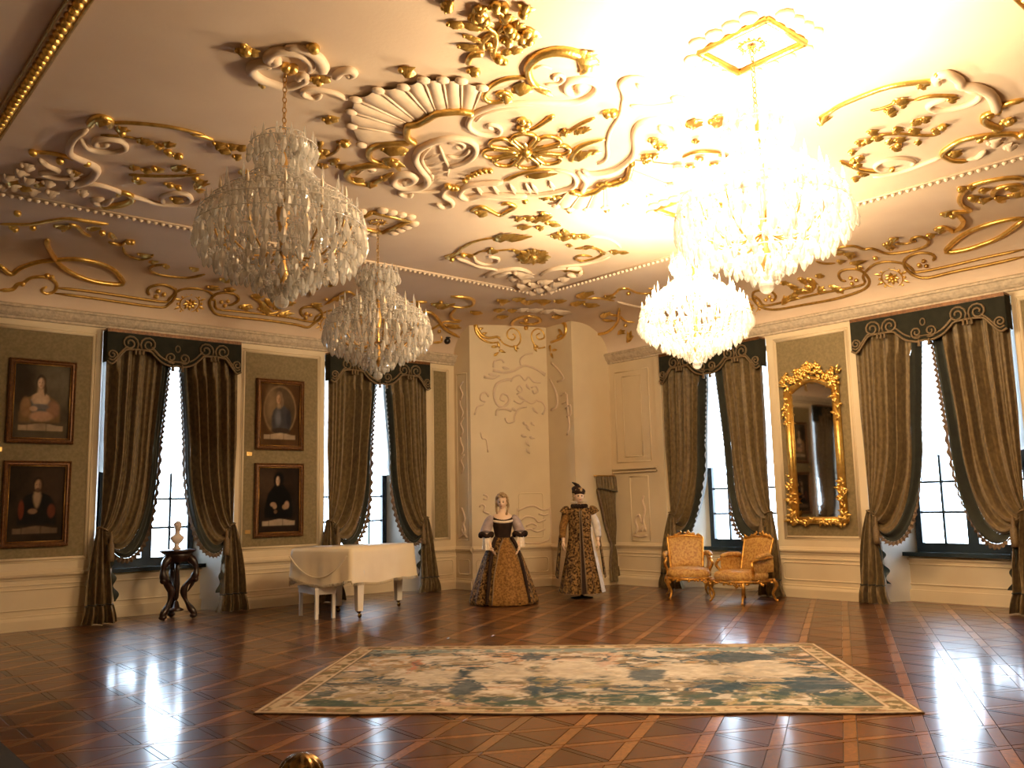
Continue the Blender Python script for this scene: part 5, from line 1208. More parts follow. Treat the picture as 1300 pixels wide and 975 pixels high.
def valance(W, q, label):
    c, h = q['c'], q['h'] - .015; top = 4.19
    root = thing('window_valance', label, 'valance', W(c, top, .1), 'dark corded window valances')
    low = [(-1.0, -.47), (-.93, -.50), (-.86, -.43), (-.78, -.32), (-.70, -.27), (-.42, -.27), (-.34, -.33), (-.24, -.42), (-.10, -.47), (0, -.46)]
    low = low + [(-a, b) for a, b in low[-2::-1]]
    lo = spline([Vector((a * h, b, 0)) for a, b in low], 4)
    mb = MB(); n = len(lo); vs = []
    for d in (.19, .165):
        for p in lo: vs.append(W(c + p.x, top + p.y, d))
        for p in lo: vs.append(W(c + p.x, top, d))
    fs = [(i, i + 1, n + i + 1, n + i) for i in range(n - 1)] + [(2 * n + i, 3 * n + i, 3 * n + i + 1, 2 * n + i + 1) for i in range(n - 1)] + [(i, 2 * n + i, 2 * n + i + 1, i + 1) for i in range(n - 1)]
    mb.add(vs, fs); mb.build('felt_face', M['valance'], root, False)
    mb = MB(); mb.box((c - h, top - .02, 0), (c + h, top + .03, .195), lambda s, z, d: W(s, z, d)); mb.build('pelmet_board', M['frame'], root, False)
    for sg in (-1, 1):
        mb = MB(); mb.box((c + sg * h - .006, top - .46, .005), (c + sg * h + .006, top, .18), lambda s, z, d: W(s, z, d)); mb.build('side_return', M['valance'], root, False)
    D = .2
    MB().tube([W(c + p.x, top + p.y + .008, D - .003) for p in lo], .017, 6).build('edge_cord', M['cord'], root)
    MB().tube([W(c + p.x, top + p.y + .075, D) for p in lo if .30 * h < abs(p.x) < .40 * h or .1 * h < abs(p.x) < .3 * h][:12], .012, 6).build('cord_scroll', M['cord'], root)
    def spiral(x, z, r, turns, dr, start, k=20):
        return [W(c + x + dr * r * (1 - .8 * t) * math.cos(start + turns * 2 * PI * t), top + z + r * (1 - .8 * t) * math.sin(start + turns * 2 * PI * t), D) for t in np.linspace(0, 1, k)]
    for sg in (-1, 1):
        for dx, dr in ((-.135, 1), (.135, -1)):
            MB().tube(spiral(sg * .56 * h + dx, -.17, .125, 1.7, dr, -.6), .015, 6).build('cord_scroll', M['cord'], root)
        MB().tube(spiral(sg * .10, -.33, .09, 1.5, sg, -2.2), .014, 6).build('cord_scroll', M['cord'], root)
        MB().tube(spiral(sg * .93 * h, -.36, .075, 1.5, -sg, -.9), .014, 6).build('cord_scroll', M['cord'], root)
        s2 = spline([W(c + sg * a * h, top + b, D) for a, b in ((.17, -.38), (.25, -.33), (.33, -.25), (.38, -.2))], 4); MB().tube(s2, .014, 6).build('cord_scroll', M['cord'], root)
        s2 = spline([W(c + sg * a * h, top + b, D) for a, b in ((.72, -.22), (.78, -.27), (.85, -.36), (.92, -.44), (.98, -.42))], 4); MB().tube(s2, .014, 6).build('cord_scroll', M['cord'], root)
        for k in range(3): MB().lathe([(.004, -.0), (.02, -.02), (.016, -.05), (.024, -.08), (.003, -.085)], W(c + sg * .56 * h + (k - 1) * .055, top - .255, .215), 8).build('knot', M['cord'], root)
    MB().tube([W(c + .035 * math.cos(t), top - .19 + .05 * math.sin(t), D) for t in np.linspace(0, 2 * PI, 13)[:-1]], .01, 5, True).build('cord_scroll', M['cord'], root)
    for sg in (-1, 1): MB().lathe([(.004, 0), (.028, -.03), (.02, -.06), (.03, -.1), (.003, -.11)], W(c + sg * .07, top - .43, .21), 8).build('knot', M['cord'], root)
WN = [(WL, LW[0], 'the window seen only in the mirror'), (WL, LW[1], 'the window with the bust'), (WL, LW[2], 'the window behind the piano'), (WR, RW[0], 'the window right of the mirror'), (WR, RW[1], 'the window behind the armchairs')]
for i, (W, q, wn) in enumerate(WN):
    s = 1 if W is WL else -1                                      # +1 on the portrait wall puts x>0 to the left in view
    drape(W, q, s, 'olive damask drape tied back on the left of ' + wn, 2 * i + 1 if i != 3 else 5)
    drape(W, q, -s, 'olive damask drape tied back on the right of ' + wn, 2 * i + 20)
    valance(W, q, 'dark valance with coiled gold cord above ' + wn)
# ---------------------------------------------------------------- portraits
def smooth(a, b, x): t = np.clip((x - a) / (b - a), 0, 1); return t * t * (3 - 2 * t)
def fbm(x, y, seed, octv=4, f=4.):
    r = np.random.default_rng(seed); out = np.zeros_like(x); amp = 1.
    for o in range(octv):
        n = 32; g = r.random((n, n)); u = x * f % n; v = y * f % n; i = u.astype(int); j = v.astype(int); fu = u - i; fv = v - j
        fu = fu * fu * (3 - 2 * fu); fv = fv * fv * (3 - 2 * fv); i1 = (i + 1) % n; j1 = (j + 1) % n; i %= n; j %= n
        out += amp * ((g[i, j] * (1 - fu) + g[i1, j] * fu) * (1 - fv) + (g[i, j1] * (1 - fu) + g[i1, j1] * fu) * fv); amp *= .5; f *= 2.03
    return out / (2 - 2 ** (1 - octv))
def portrait(kind, seed):
    nx, ny = 64, 88; X, Y = np.meshgrid(np.linspace(0, 1, nx), np.linspace(0, 1, ny)); n = fbm(X, Y * 1.3, seed); C = np.zeros((ny, nx, 3))
    def put(col, mask, var=.5): 
        c = np.array(col)[None, None, :] * (1 - var / 2 + var * n)[..., None]; m = np.clip(mask, 0, 1)[..., None]; C[:] = C * (1 - m) + c * m
    def ell(cx, cy, rx, ry, soft=.25): return 1 - smooth(1 - soft, 1 + soft, np.sqrt(((X - cx) / rx) ** 2 + ((Y - cy) / ry) ** 2))
    def body(ys, ws, cx, soft=.03): hw = np.interp(Y, ys, ws); return (1 - smooth(-soft, soft, np.abs(X - cx) - hw)) * smooth(ys[0] - .03, ys[0] + .03, Y) * (1 - smooth(ys[-1] - .01, ys[-1] + .01, Y))
    def face(cx, cy, rx, ry, skin, dark):
        put(skin, ell(cx, cy, rx, ry)); put(dark, ell(cx + rx * .75, cy, rx * .55, ry) * .55, .2)
        for sg in (-1, 1): put(dark, ell(cx + sg * rx * .42 - rx * .05, cy + ry * .12, rx * .2, ry * .09) * .9, .1)
        put(dark, ell(cx - .0, cy - ry * .12, rx * .12, ry * .22) * .5, .1); put((.32, .09, .06), ell(cx, cy - ry * .5, rx * .3, ry * .09) * .8, .1)
    if kind == 0:                                                 # lady in a low blue-grey gown
        put((.085, .065, .04), 1 + 0 * X, .9); put((.15, .125, .085), ell(.75, .8, .3, .3, .6) * .7); put((.045, .032, .02), ell(.12, .7, .25, .4, .6))
        put((.20, .12, .055), body([.22, .34, .44, .54, .58], [.36, .36, .30, .24, .12], .47) * .9); put((.11, .115, .11), body([.24, .34, .46, .52], [.17, .15, .17, .19], .48)); put((.30, .17, .085), ell(.22, .42, .09, .13)); put((.27, .15, .09), ell(.70, .40, .12, .12)); put((.42, .25, .15), ell(.5, .30, .2, .07))
        put((.55, .38, .24), body([.46, .52, .58, .62, .66, .74], [.12, .16, .14, .06, .05, .05], .475)); put((.16, .14, .13), ell(.48, .43, .15, .035)); put((.05, .035, .022), ell(.475, .765, .085, .095)); face(.47, .745, .056, .075, (.60, .42, .27), (.22, .12, .07)); put((.45, .30, .19), ell(.36, .40, .07, .035)); put((.06, .04, .025), ell(.55, .66, .025, .08) * .8)
    elif kind == 1:                                               # man in dark coat with red cuffs
        put((.026, .017, .010), 1 + 0 * X, .9); put((.05, .03, .018), ell(.72, .75, .3, .3, .7) * .8); put((.012, .010, .009), body([.22, .36, .50, .60, .64], [.34, .34, .30, .22, .08], .52))
        put((.12, .03, .014), ell(.24, .42, .05, .12)); put((.10, .03, .015), ell(.77, .40, .07, .09)); put((.28, .19, .11), body([.44, .52, .60, .66], [.02, .055, .07, .05], .51)); put((.24, .14, .08), ell(.44, .40, .08, .035)); put((.024, .014, .008), ell(.52, .755, .09, .10)); face(.515, .735, .058, .078, (.30, .18, .10), (.09, .045, .025)); put((.05, .028, .016), ell(.515, .675, .045, .03) * .8)
    elif kind == 2:                                               # man in an oval, bluish armour
        put((.075, .036, .013), 1 + 0 * X, .9); put((.27, .17, .085), ell(.5, .57, .405, .40, .06)); put((.085, .055, .03), ell(.5, .57, .375, .37, .05)); put((.22, .145, .075), ell(.28, .62, .14, .28, .7))
        put((.055, .052, .056), body([.24, .34, .46, .56, .62, .66], [.20, .24, .24, .20, .12, .05], .53)); put((.15, .15, .16), ell(.45, .45, .07, .12, .6) * .8); put((.03, .03, .035), ell(.72, .44, .06, .14, .5)); put((.30, .20, .11), body([.60, .64, .68], [.05, .055, .045], .475)); put((.20, .13, .075), ell(.475, .775, .085, .10)); put((.18, .12, .07), ell(.55, .70, .04, .08)); face(.46, .745, .053, .073, (.46, .28, .15), (.18, .09, .045)); put((.045, .03, .02), ell(.52, .24, .24, .05))
    else:                                                         # figure in black with a hood, pale hands
        put((.020, .012, .008), 1 + 0 * X, .9); put((.055, .033, .019), ell(.2, .75, .25, .3, .7) * .8); put((.0055, .005, .005), body([.22, .36, .5, .6, .68, .74], [.33, .34, .30, .26, .16, .10], .5)); put((.0055, .005, .005), ell(.49, .81, .12, .12)); face(.465, .79, .045, .07, (.42, .30, .19), (.13, .07, .04))
        put((.30, .19, .12), ell(.36, .43, .07, .035)); put((.28, .18, .11), ell(.40, .40, .05, .04)); put((.30, .19, .12), ell(.69, .42, .06, .06)); put((.27, .17, .10), ell(.64, .39, .06, .04)); put((.12, .07, .04), ell(.42, .32, .04, .03))
    sc = smooth(.10, .115, Y) * (1 - smooth(.185 , .20, Y + .015 * np.sin(X * 9))) * smooth(.1, .12, X) * (1 - smooth(.88, .9, X)) * (1 - .35 * (np.abs((X * 3 + .2) % 1 - .5) > .46))
    put((.34, .25, .16) if kind in (0, 2) else ((.12, .08, .05) if kind == 1 else (.30, .23, .16)), sc, .9)
    C *= (.85 + .3 * fbm(X, Y, seed + 9, 3, 20.))[..., None]
    return nx, ny, C
def painting(s0, s1, z0, z1, kind, label, W=WL):
    root = thing('framed_portrait', label, 'painting', W((s0 + s1) / 2, z0, .03), 'portraits on the olive panels')
    fw = .075; prof = [(0, 0), (0, .05), (.015, .065), (.03, .05), (.05, .055), (.062, .035), (fw, .03), (fw, .01)]
    mb = MB(); n = len(prof); vs = []
    for a, b in ((0, 0), (1, 0), (1, 1), (0, 1)):
        for p, h in prof: vs.append(W(lerp(s0 + p, s1 - p, a), lerp(z0 + p, z1 - p, b), .012 + h))
    fs = [(k * n + i, k * n + i + 1, ((k + 1) % 4) * n + i + 1, ((k + 1) % 4) * n + i) for k in range(4) for i in range(n - 1)]
    mb.add(vs, fs); mb.build('picture_frame', M['frame'], root, False)
    frame_mould(W, s0 + fw - .004, s1 - fw + .004, z0 + fw - .004, z1 - fw + .004, root, .008, 0, .045, 'frameedge', 'gilt_slip')
    mb = MB()                                                     # carved beads round the outer edge
    for k in range(26):
        t = (k + .5) / 26
        for s in (s0 + .012, s1 - .012): mb.ball(W(s, lerp(z0, z1, t), .06), .014, 5, 3)
    for k in range(19):
        t = (k + .5) / 19
        for z in (z0 + .012, z1 - .012): mb.ball(W(lerp(s0, s1, t), z, .06), .014, 5, 3)
    mb.build('carved_beading', M['frame'], root, kind='stuff')
    nx, ny, C = portrait(kind, 3 + kind); mb = MB()
    mb.grid(lambda u, v: W(lerp(s0 + fw - .01, s1 - fw + .01, u), lerp(z0 + fw - .01, z1 - fw + .01, v), .028), nx, ny); mb.c = np.concatenate([C.reshape(-1, 3), np.ones((nx * ny, 1))], 1)
    mb.build('painted_canvas', M['print'], root)
painting(2.575, 3.425, 2.52, 3.69, 0, 'portrait of a lady in a low gown, upper of the pair left of the bust')
painting(2.575, 3.415, 1.11, 2.28, 1, 'dark portrait of a bearded man, lower of the pair left of the bust')
painting(6.155, 7.0, 2.515, 3.685, 2, 'portrait of a man within a painted oval, above the covered piano stool')
painting(6.15, 7.01, 1.105, 2.295, 3, 'portrait of a black hooded figure with pale hands, behind the covered piano')
def plaque(s, z, label):
    mb = MB(); mb.box((s - .045, z - .03, .008), (s + .045, z + .03, .016), lambda a, b, d: WL(a, b, d)); o = mb.build('brass_plaque', M['brass'], None, False); tag(o, label, 'plaque', 'small brass plaques')
plaque(6.06, 2.44, 'tiny brass plaque beside the oval portrait'); plaque(6.06, 1.20, 'tiny brass plaque beside the black hooded portrait'); plaque(2.50, 2.43, 'tiny brass plaque at the lower edge of the lady portrait')

# ---------------------------------------------------------------- gilt mirror
def mirror():
    s0, s1, z0, z1 = 6.90, 7.875, 1.14, 3.42; c = (s0 + s1) / 2
    root = thing('pier_mirror', 'tall gilt rococo mirror on the olive panel between the right-hand windows', 'mirror', WR(c, z0, .03)); fw = .13
    arch = lambda s: .15 * math.cos((s - c) / (s1 - s0 - 2 * fw + .02) * PI)
    N_ = 15; gl = [(lerp(s0 + fw - .02, s1 - fw + .02, k / (N_ - 1)), 3.22 + arch(lerp(s0 + fw - .02, s1 - fw + .02, k / (N_ - 1)))) for k in range(N_)]
    poly = [(s0 + fw - .02, z0 + .1), (s1 - fw + .02, z0 + .1)] + gl[::-1]
    MB().prism(poly, .02, .03, lambda s, z, d: WR(s, z, d)).build('mirror_glass', M['mirror'], root, False)
    def rail(pts, r, nm, fl=.6): MB().tube([WR(a, b, .045) for a, b in pts], r, 8, False).build(nm, M['gold'], root)
    rail([(s0 + .065, z0 + .03), (s0 + .065, 3.28)], .062, 'frame_stile'); rail([(s1 - .065, z0 + .03), (s1 - .065, 3.28)], .062, 'frame_stile'); rail([(s0 + .02, z0 + .06), (s1 - .02, z0 + .06)], .055, 'frame_rail')
    rail([(a, b + .05) for a, b in gl], .055, 'frame_rail')
    for pts in ([(s0 + .12, z0 + .1), (s0 + .12, 3.2)], [(s1 - .12, z0 + .1), (s1 - .12, 3.2)]): rail(pts, .016, 'inner_slip')
    R = random.Random(4)
    def cluster(x, z, w, h, n, nm):
        mb = MB()
        for k in range(n):
            a = R.uniform(0, 2 * PI); r = math.sqrt(R.random()); p = WR(x + w * r * math.cos(a), z + h * r * math.sin(a), .08 + R.uniform(0, .03)); a2 = R.uniform(0, 2 * PI); L = R.uniform(.05, .1)
            mb.leaf(p, p + Vector((R.uniform(-.02, 0), L * math.cos(a2), L * math.sin(a2))), .05, Vector((-1, 0, 0)), .6)
            if k % 3 == 0: mb.ball(p, R.uniform(.014, .028), 6, 4)
        mb.build(nm, M['gold'], root)
    cluster(c, 3.55, .22, .11, 60, 'crest'); cluster(s0 + .06, 3.40, .09, .12, 26, 'corner_ornament'); cluster(s1 - .06, 3.40, .09, .12, 26, 'corner_ornament')
    cluster(s0 + .06, z0 + .08, .07, .09, 18, 'corner_ornament'); cluster(s1 - .06, z0 + .08, .07, .09, 18, 'corner_ornament')
    cluster(s0 + .05, z0 + .45, .04, .3, 26, 'stile_leaves'); cluster(s1 - .05, z0 + .45, .04, .3, 26, 'stile_leaves'); cluster(s0 + .05, 2.95, .04, .25, 16, 'stile_leaves'); cluster(s1 - .05, 2.95, .04, .25, 16, 'stile_leaves'); cluster(c, z0 + .05, .35, .03, 24, 'rail_leaves'); cluster(c - .26, 3.42, .14, .05, 16, 'rail_leaves'); cluster(c + .26, 3.42, .14, .05, 16, 'rail_leaves')
    for sg in (-1, 1):
        MB().tube(spline([WR(c + sg * a, b, .07) for a, b in ((.05, 3.50), (.15, 3.55), (.22, 3.48), (.3, 3.42), (.38, 3.46), (.42, 3.54), (.38, 3.56))]), .022, 6).build('crest_scroll', M['gold'], root)
mirror()

# ---------------------------------------------------------------- bust on a carved stand
def stand():
    C = Vector((4.84, 13.2, 0)); root = thing('pedestal_table', 'dark carved pedestal table on scrolled legs before the left window', 'table', C)
    MB().lathe([(.02, .93), (.20, .93), (.255, .965), (.26, .985), (.25, .99), (.02, .992)], C, 28).build('tabletop', M['blackwood'], root)
    MB().lathe([(.03, .80), (.17, .82), (.19, .90), (.20, .932), (.03, .932)], C, 24).build('frieze', M['blackwood'], root)
    for k in range(3):
        a = math.radians(205 + 120 * k); d = Vector((math.cos(a), math.sin(a), 0))
        P = [C + d * r + Vector((0, 0, z)) for r, z in ((.14, .90), (.24, .80), (.27, .68), (.24, .58), (.15, .50), (.10, .40), (.13, .27), (.20, .15), (.27, .055), (.23, .03))]
        leg = MB().tube(spline(P, 4), [lerp(.050, .036, i / 36) + .012 * math.sin(i * .7) for i in range(37)], 8).build('leg', M['blackwood'], root)
        MB().ball(C + d * .25 + Vector((0, 0, .045)), .05, 10, 6, (1.2, 1, .8)).build('foot', M['blackwood'], leg)
        mb = MB(); mb.ball(C + d * .26 + Vector((0, 0, .56)), .05, 8, 6); mb.leaf(C + d * .25 + Vector((0, 0, .60)), C + d * .16 + Vector((0, 0, .40)), .1, d, .5); mb.build('carved_leaf', M['blackwood'], leg)
    MB().lathe([(.01, .10), (.10, .11), (.11, .13), (.05, .16), (.03, .24), (.01, .26)], C, 14).build('stretcher_boss', M['blackwood'], root)
    MB().lathe([(.01, .26), (.032, .3), (.045, .5), (.03, .7), (.04, .81), (.01, .81)], C, 12).build('centre_post', M['blackwood'], root)
    b = thing('marble_bust', 'small pale marble bust standing on the dark carved table', 'bust', C + Vector((-.02, 0, .992)))
    B = C + Vector((-.02, 0, .99)); f = Vector((.35, -.94, 0)).normalized(); s = Vector((f.y, -f.x, 0))
    MB().lathe([(.01, .002), (.062, .002), (.065, .02), (.045, .035), (.032, .06), (.045, .085), (.01, .09)], B, 16).build('socle', M['marble'], b)
    mb = MB()
    def body(u, v):                                               # chest, shoulders, neck
        z, rx, ry = [(.08, .035, .03), (.12, .085, .055), (.16, .115, .07), (.195, .105, .062), (.215, .06, .05), (.235, .038, .04), (.27, .036, .04), (.29, .04, .045)][min(7, int(round(v * 7)))]
        a = 2 * PI * u; p = B + s * math.cos(a) * rx + f * (math.sin(a) * ry + .01) + Vector((0, 0, z)); return p
    mb.grid(body, 20, 8, True); mb.build('chest', M['marble'], b)
    h = B + f * .015 + Vector((0, 0, .335)); hb = MB(); rot = Matrix((s, f, Vector((0, 0, 1)))).transposed()
    hb.ball(h, .062, 16, 12, (.78, .92, 1.08), rot); hb.ball(h + f * .058 + Vector((0, 0, -.008)), .014, 8, 6, (.7, .9, 1.4), rot); hb.ball(h + f * .045 + Vector((0, 0, -.048)), .022, 8, 6, (1, .8, .7), rot)
    for sg in (-1, 1): hb.ball(h + s * sg * .048 + Vector((0, 0, -.006)), .014, 6, 5, (.4, .8, 1.2), rot); hb.ball(h + f * .05 + s * sg * .02 + Vector((0, 0, .018)), .010, 6, 4, (1.3, .6, .5), rot)
    hb.build('head', M['marble'], b)
    hr = MB(); R = random.Random(2)
    for k in range(60):
        a = R.uniform(0, 2 * PI); e = R.uniform(.1, 1.4); d = (s * math.cos(a) * math.cos(e) * .8 + f * math.sin(a) * math.cos(e) * .95 + Vector((0, 0, math.sin(e) * 1.08)))
        if d.dot(f) > .6 and d.z < .6: continue
        hr.ball(h + d * .06 + Vector((0, 0, .006)), .016, 6, 4)
    hr.build('curled_hair', M['marble'], b)
stand()

# ---------------------------------------------------------------- covered grand piano and its bench
def piano():
    root = thing('grand_piano', 'white grand piano draped in a fringed cream satin cover', 'piano', (6.9, 11.7, 0))
    O = [(6.45, 11.0), (7.15, 11.225), (7.84, 11.46), (7.98, 11.66), (7.96, 11.92), (7.75, 12.15), (7.35, 12.30), (6.9, 12.42), (6.55, 12.46), (6.25, 12.28), (5.97, 11.86), (6.2, 11.44)]
    out = [Vector((p[0], p[1], 0)) for p in O]; cen = sum(out, Vector()) / len(out)
    sm = []
    for i in range(len(out)):
        a, b = out[i], out[(i + 1) % len(out)]
        for t in np.linspace(0, 1, 12)[:-1]: sm.append(a.lerp(b, t))
    n = len(sm)
    MB().prism([(lerp(cen.x, p.x, .93), lerp(cen.y, p.y, .93)) for p in out], .62, .93).build('case', M['white'], root, False)
    K, K2 = Vector((6.45, 11.0, 0)), Vector((5.97, 11.86, 0))
    mb = MB(); vs = []; rows = 12
    def hem(i):
        p = sm[i]; side = (p - K2).length + (p - K).length - (K - K2).length
        z = .49 + .015 * math.sin(i * .55)
        if side < .05:
            t = (p - K).length / (K - K2).length; z = .56 - .10 * math.sin(PI * t) + .04 * t                          # scooped front over the keys
        if (p - Vector((7.9, 11.6, 0))).length < .5: z += .02
        return z
    for r in range(rows):
        v = r / (rows - 1)
        for i in range(n):
            p = sm[i]; q = p - cen; o = q.normalized(); z = lerp(.965, hem(i), v)
            g = 1 + .012 * v * math.sin(i * .62) + .008 * v * math.sin(i * 1.7 + 1); r0 = .985 + .015 * min(1, v * 6)
            vs.append(cen + q * g * r0 + o * .03 * v * v + Vector((0, 0, z + (.012 if r == 0 else 0))))
    fs = [(r * n + i, r * n + (i + 1) % n, (r + 1) * n + (i + 1) % n, (r + 1) * n + i) for r in range(rows - 1) for i in range(n)]
    fs.append(tuple(range(n - 1, -1, -1))); mb.add(vs, fs); cv = mb.build('cloth_cover', M['cloth'], root)
    fr = MB()
    for i in range(0, n):
        for t in (0, .5):
            p = Vector(vs[(rows - 1) * n + i]).lerp(Vector(vs[(rows - 1) * n + (i + 1) % n]), t); fr.tube([p, p + Vector((0, 0, -.045))], .006, 4)
    fr.build('fringe', M['cloth'], cv, kind='stuff')
    # raised scoop of cloth over the keyboard end: a fold line
    fold = spline([K + (K2 - K) * t + Vector((-.02, -.01, .92 - .34 * math.sin(PI * t) ** .8)) + Vector((-.035, -.02, 0)) for t in np.linspace(.02, .98, 9)], 4); MB().tube(fold, .010, 6).build('cover_fold', M['cloth'], cv)
    for x, y in ((6.66, 11.12), (7.82, 11.88), (6.81, 11.98)):
        lg = MB(); 
        for a, b_, z0, z1 in ((.042, .058, .10, .66),): lg.add([Vector((x + sx * a, y + sy * a, z0)) for sx, sy in ((-1, -1), (1, -1), (1, 1), (-1, 1))] + [Vector((x + sx * b_, y + sy * b_, z1)) for sx, sy in ((-1, -1), (1, -1), (1, 1), (-1, 1))], [(3, 2, 1, 0), (4, 5, 6, 7), (0, 1, 5, 4), (1, 2, 6, 5), (2, 3, 7, 6), (3, 0, 4, 7)])
        leg = lg.build('leg', M['white'], root, False)
        cs = MB(); cs.lathe([(.01, .105), (.035, .10), (.03, .075), (.012, .065)], (x, y, 0), 10); cs.ball((x + .012, y, .034), .034, 10, 6, (1, .45, 1)); cs.build('caster', M['darkbronze'], leg)
    bn = thing('piano_bench', 'white four-legged bench under the scooped cloth at the piano keyboard', 'bench', (6.30, 11.72, 0))
    ax = Vector((.07, .60, 0)); bx_ = Vector((.25, -.03, 0)); o = Vector((6.17, 11.45, 0)); ax = Vector((6.24 - 6.17, 12.05 - 11.45, 0)); bx_ = Vector((6.42 - 6.17, 11.42 - 11.45, 0))
    al = ax.normalized(); bl = bx_.normalized()
    def bb(a0, a1, b0, b1, z0, z1): 
        m = MB(); m.box((a0, b0, z0), (a1, b1, z1), lambda a, b, z: o + al * a + bl * b + Vector((0, 0, z))); return m
    LA, LBb = ax.length, bx_.length
    for a in (0, LA):
        for b in (0, LBb): bb(a - .022, a + .022, b - .022, b + .022, 0, .38).build('leg', M['white'], bn, False)
    bb(-.03, LA + .03, -.03, LBb + .03, .34, .40).build('apron', M['white'], bn, False); bb(-.04, LA + .04, -.04, LBb + .04, .40, .435).build('seat', M['white'], bn, False)
piano()

# ---------------------------------------------------------------- gilt armchairs
def armchair(c, facing, label):
    c = Vector((*c, 0)); f = Vector((*facing, 0)).normalized(); s = Vector((-f.y, f.x, 0))
    root = thing('gilt_armchair', label, 'armchair', c, 'gilt armchairs by the window'); Z = Vector((0, 0, 1))
    def P(x, y, z): return c + s * x + f * y + Z * z               # x sideways, y forward
    w, d = .33, .33
    def seat(u, v):
        a = 2 * PI * u; sx = math.copysign(abs(math.cos(a)) ** .45, math.cos(a)); sy = math.copysign(abs(math.sin(a)) ** .45, math.sin(a)); r, z = [(.98, .335), (1.02, .37), (1.02, .41), (.95, .45), (.6, .475), (.01, .48)][min(5, int(round(v * 5)))]
        return P(sx * w * r, sy * d * r + .02, z)
    MB().grid(seat, 32, 6, True).build('seat', M['chairfab'], root)
    # backrest: padded panel with an arched top, leaning back
    def backp(u, v, off):
        x = lerp(-.29, .29, u); e = 1 - abs(2 * u - 1) ** 4; top = .93 + .035 * math.cos((u - .5) * PI); z = lerp(.44, top, v); wv = 1 - .10 * (1 - v)
        y = -.30 - .16 * v + off * (4 * u * (1 - u)) ** .5 * (4 * v * (1 - v)) ** .4 - .05 * (2 * u - 1) ** 2 * -1; return P(x * wv, y, z)
    MB().grid(lambda u, v: backp(u, v, .065), 14, 14).build('backrest', M['chairfab'], root); MB().grid(lambda u, v: backp(u, v, -.03), 10, 10).build('back_cover', M['chairfab'], root)
    ring = [backp(0, v, 0) for v in np.linspace(0, 1, 8)] + [backp(u, 1, 0) for u in np.linspace(0, 1, 12)[1:-1]] + [backp(1, v, 0) for v in np.linspace(1, 0, 8)]
    MB().tube(spline(ring, 2), .022, 7).build('back_frame', M['chairgilt'], root)
    R = random.Random(3); mb = MB()
    for k in range(40):
        u = R.random(); p = backp(u, 1, 0) + Z * (.02 + .05 * math.exp(-((u - .5) / .14) ** 2) * R.random()) + f * .015; mb.leaf(p, p + s * R.uniform(-.05, .05) + Z * R.uniform(.0, .045), .035, f, .7)
    mb.build('carved_crest', M['chairgilt'], root)
    # apron with carved flowers
    mb = MB()
    for a, b in (((-w, d), (w, d)), ((-w, d), (-w, -d)), ((w, d), (w, -d)), ((-w, -d), (w, -d))): mb.tube([P(a[0], a[1] + .02, .325), P((a[0] + b[0]) / 2, (a[1] + b[1]) / 2 + .02, .30), P(b[0], b[1] + .02, .325)], .024, 6)
    mb.build('seat_rail', M['chairgilt'], root); mb = MB()
    for k in range(46):
        e = R.choice(((-w, d, w, d), (-w, d, w, d), (-w, d, -w, -d), (w, d, w, -d))); t = R.random(); p = P(lerp(e[0], e[2], t), lerp(e[1], e[3], t) + .035, .30 + R.uniform(-.03, .02)); mb.leaf(p, p + s * R.uniform(-.06, .06) - Z * R.uniform(-.01, .05), .04, f, .7)
    mb.build('carved_apron', M['chairgilt'], root)
    for sx in (-1, 1):
        for y, b in ((d - .02, 1), (-d + .0, -1)):
            pts = spline([P(sx * (w - .02), y, .33), P(sx * (w + .02), y + .03 * b, .24), P(sx * (w - .03), y + .0 * b, .12), P(sx * (w - .01), y + .035 * b, .03), P(sx * (w + .01), y + .06 * b, .012)], 3)
            MB().tube(pts, [lerp(.036, .016, min(1, i / 9)) if i < 11 else .022 for i in range(len(pts))], 7).build('leg', M['chairgilt'], root)
        arm = MB().tube(spline([P(sx * (w - .04), -.36, .66), P(sx * (w + .02), -.2, .665), P(sx * (w + .04), .02, .64), P(sx * (w + .02), .14, .615)], 4), .026, 8).build('arm', M['chairgilt'], root)
        MB().tube(spline([P(sx * (w - .02), -.32, .69), P(sx * (w + .025), -.12, .695), P(sx * (w + .04), .06, .668)], 4), [.02] + [.038] * 7 + [.02], 8).build('arm_pad', M['chairfab'], arm)
        MB().tube(spline([P(sx * (w + .02), .14, .61), P(sx * (w + .05), .16, .54), P(sx * (w + .01), .10, .44), P(sx * (w), .12, .34)], 4), .024, 7).build('arm_support', M['chairgilt'], root)
        MB().grid(lambda u, v: P(sx * (w - .005 + .015 * math.sin(PI * v)), lerp(-.34, .10, u), lerp(.44, .65, v)), 6, 6).build('side_panel', M['chairfab'], root)
armchair((11.70, 9.24), (-.74, -.67), 'gilt floral armchair facing the room, left of the pair at the window')
armchair((11.66, 8.18), (-.97, .16), 'gilt floral armchair turned towards the left, right of the pair near the mirror')

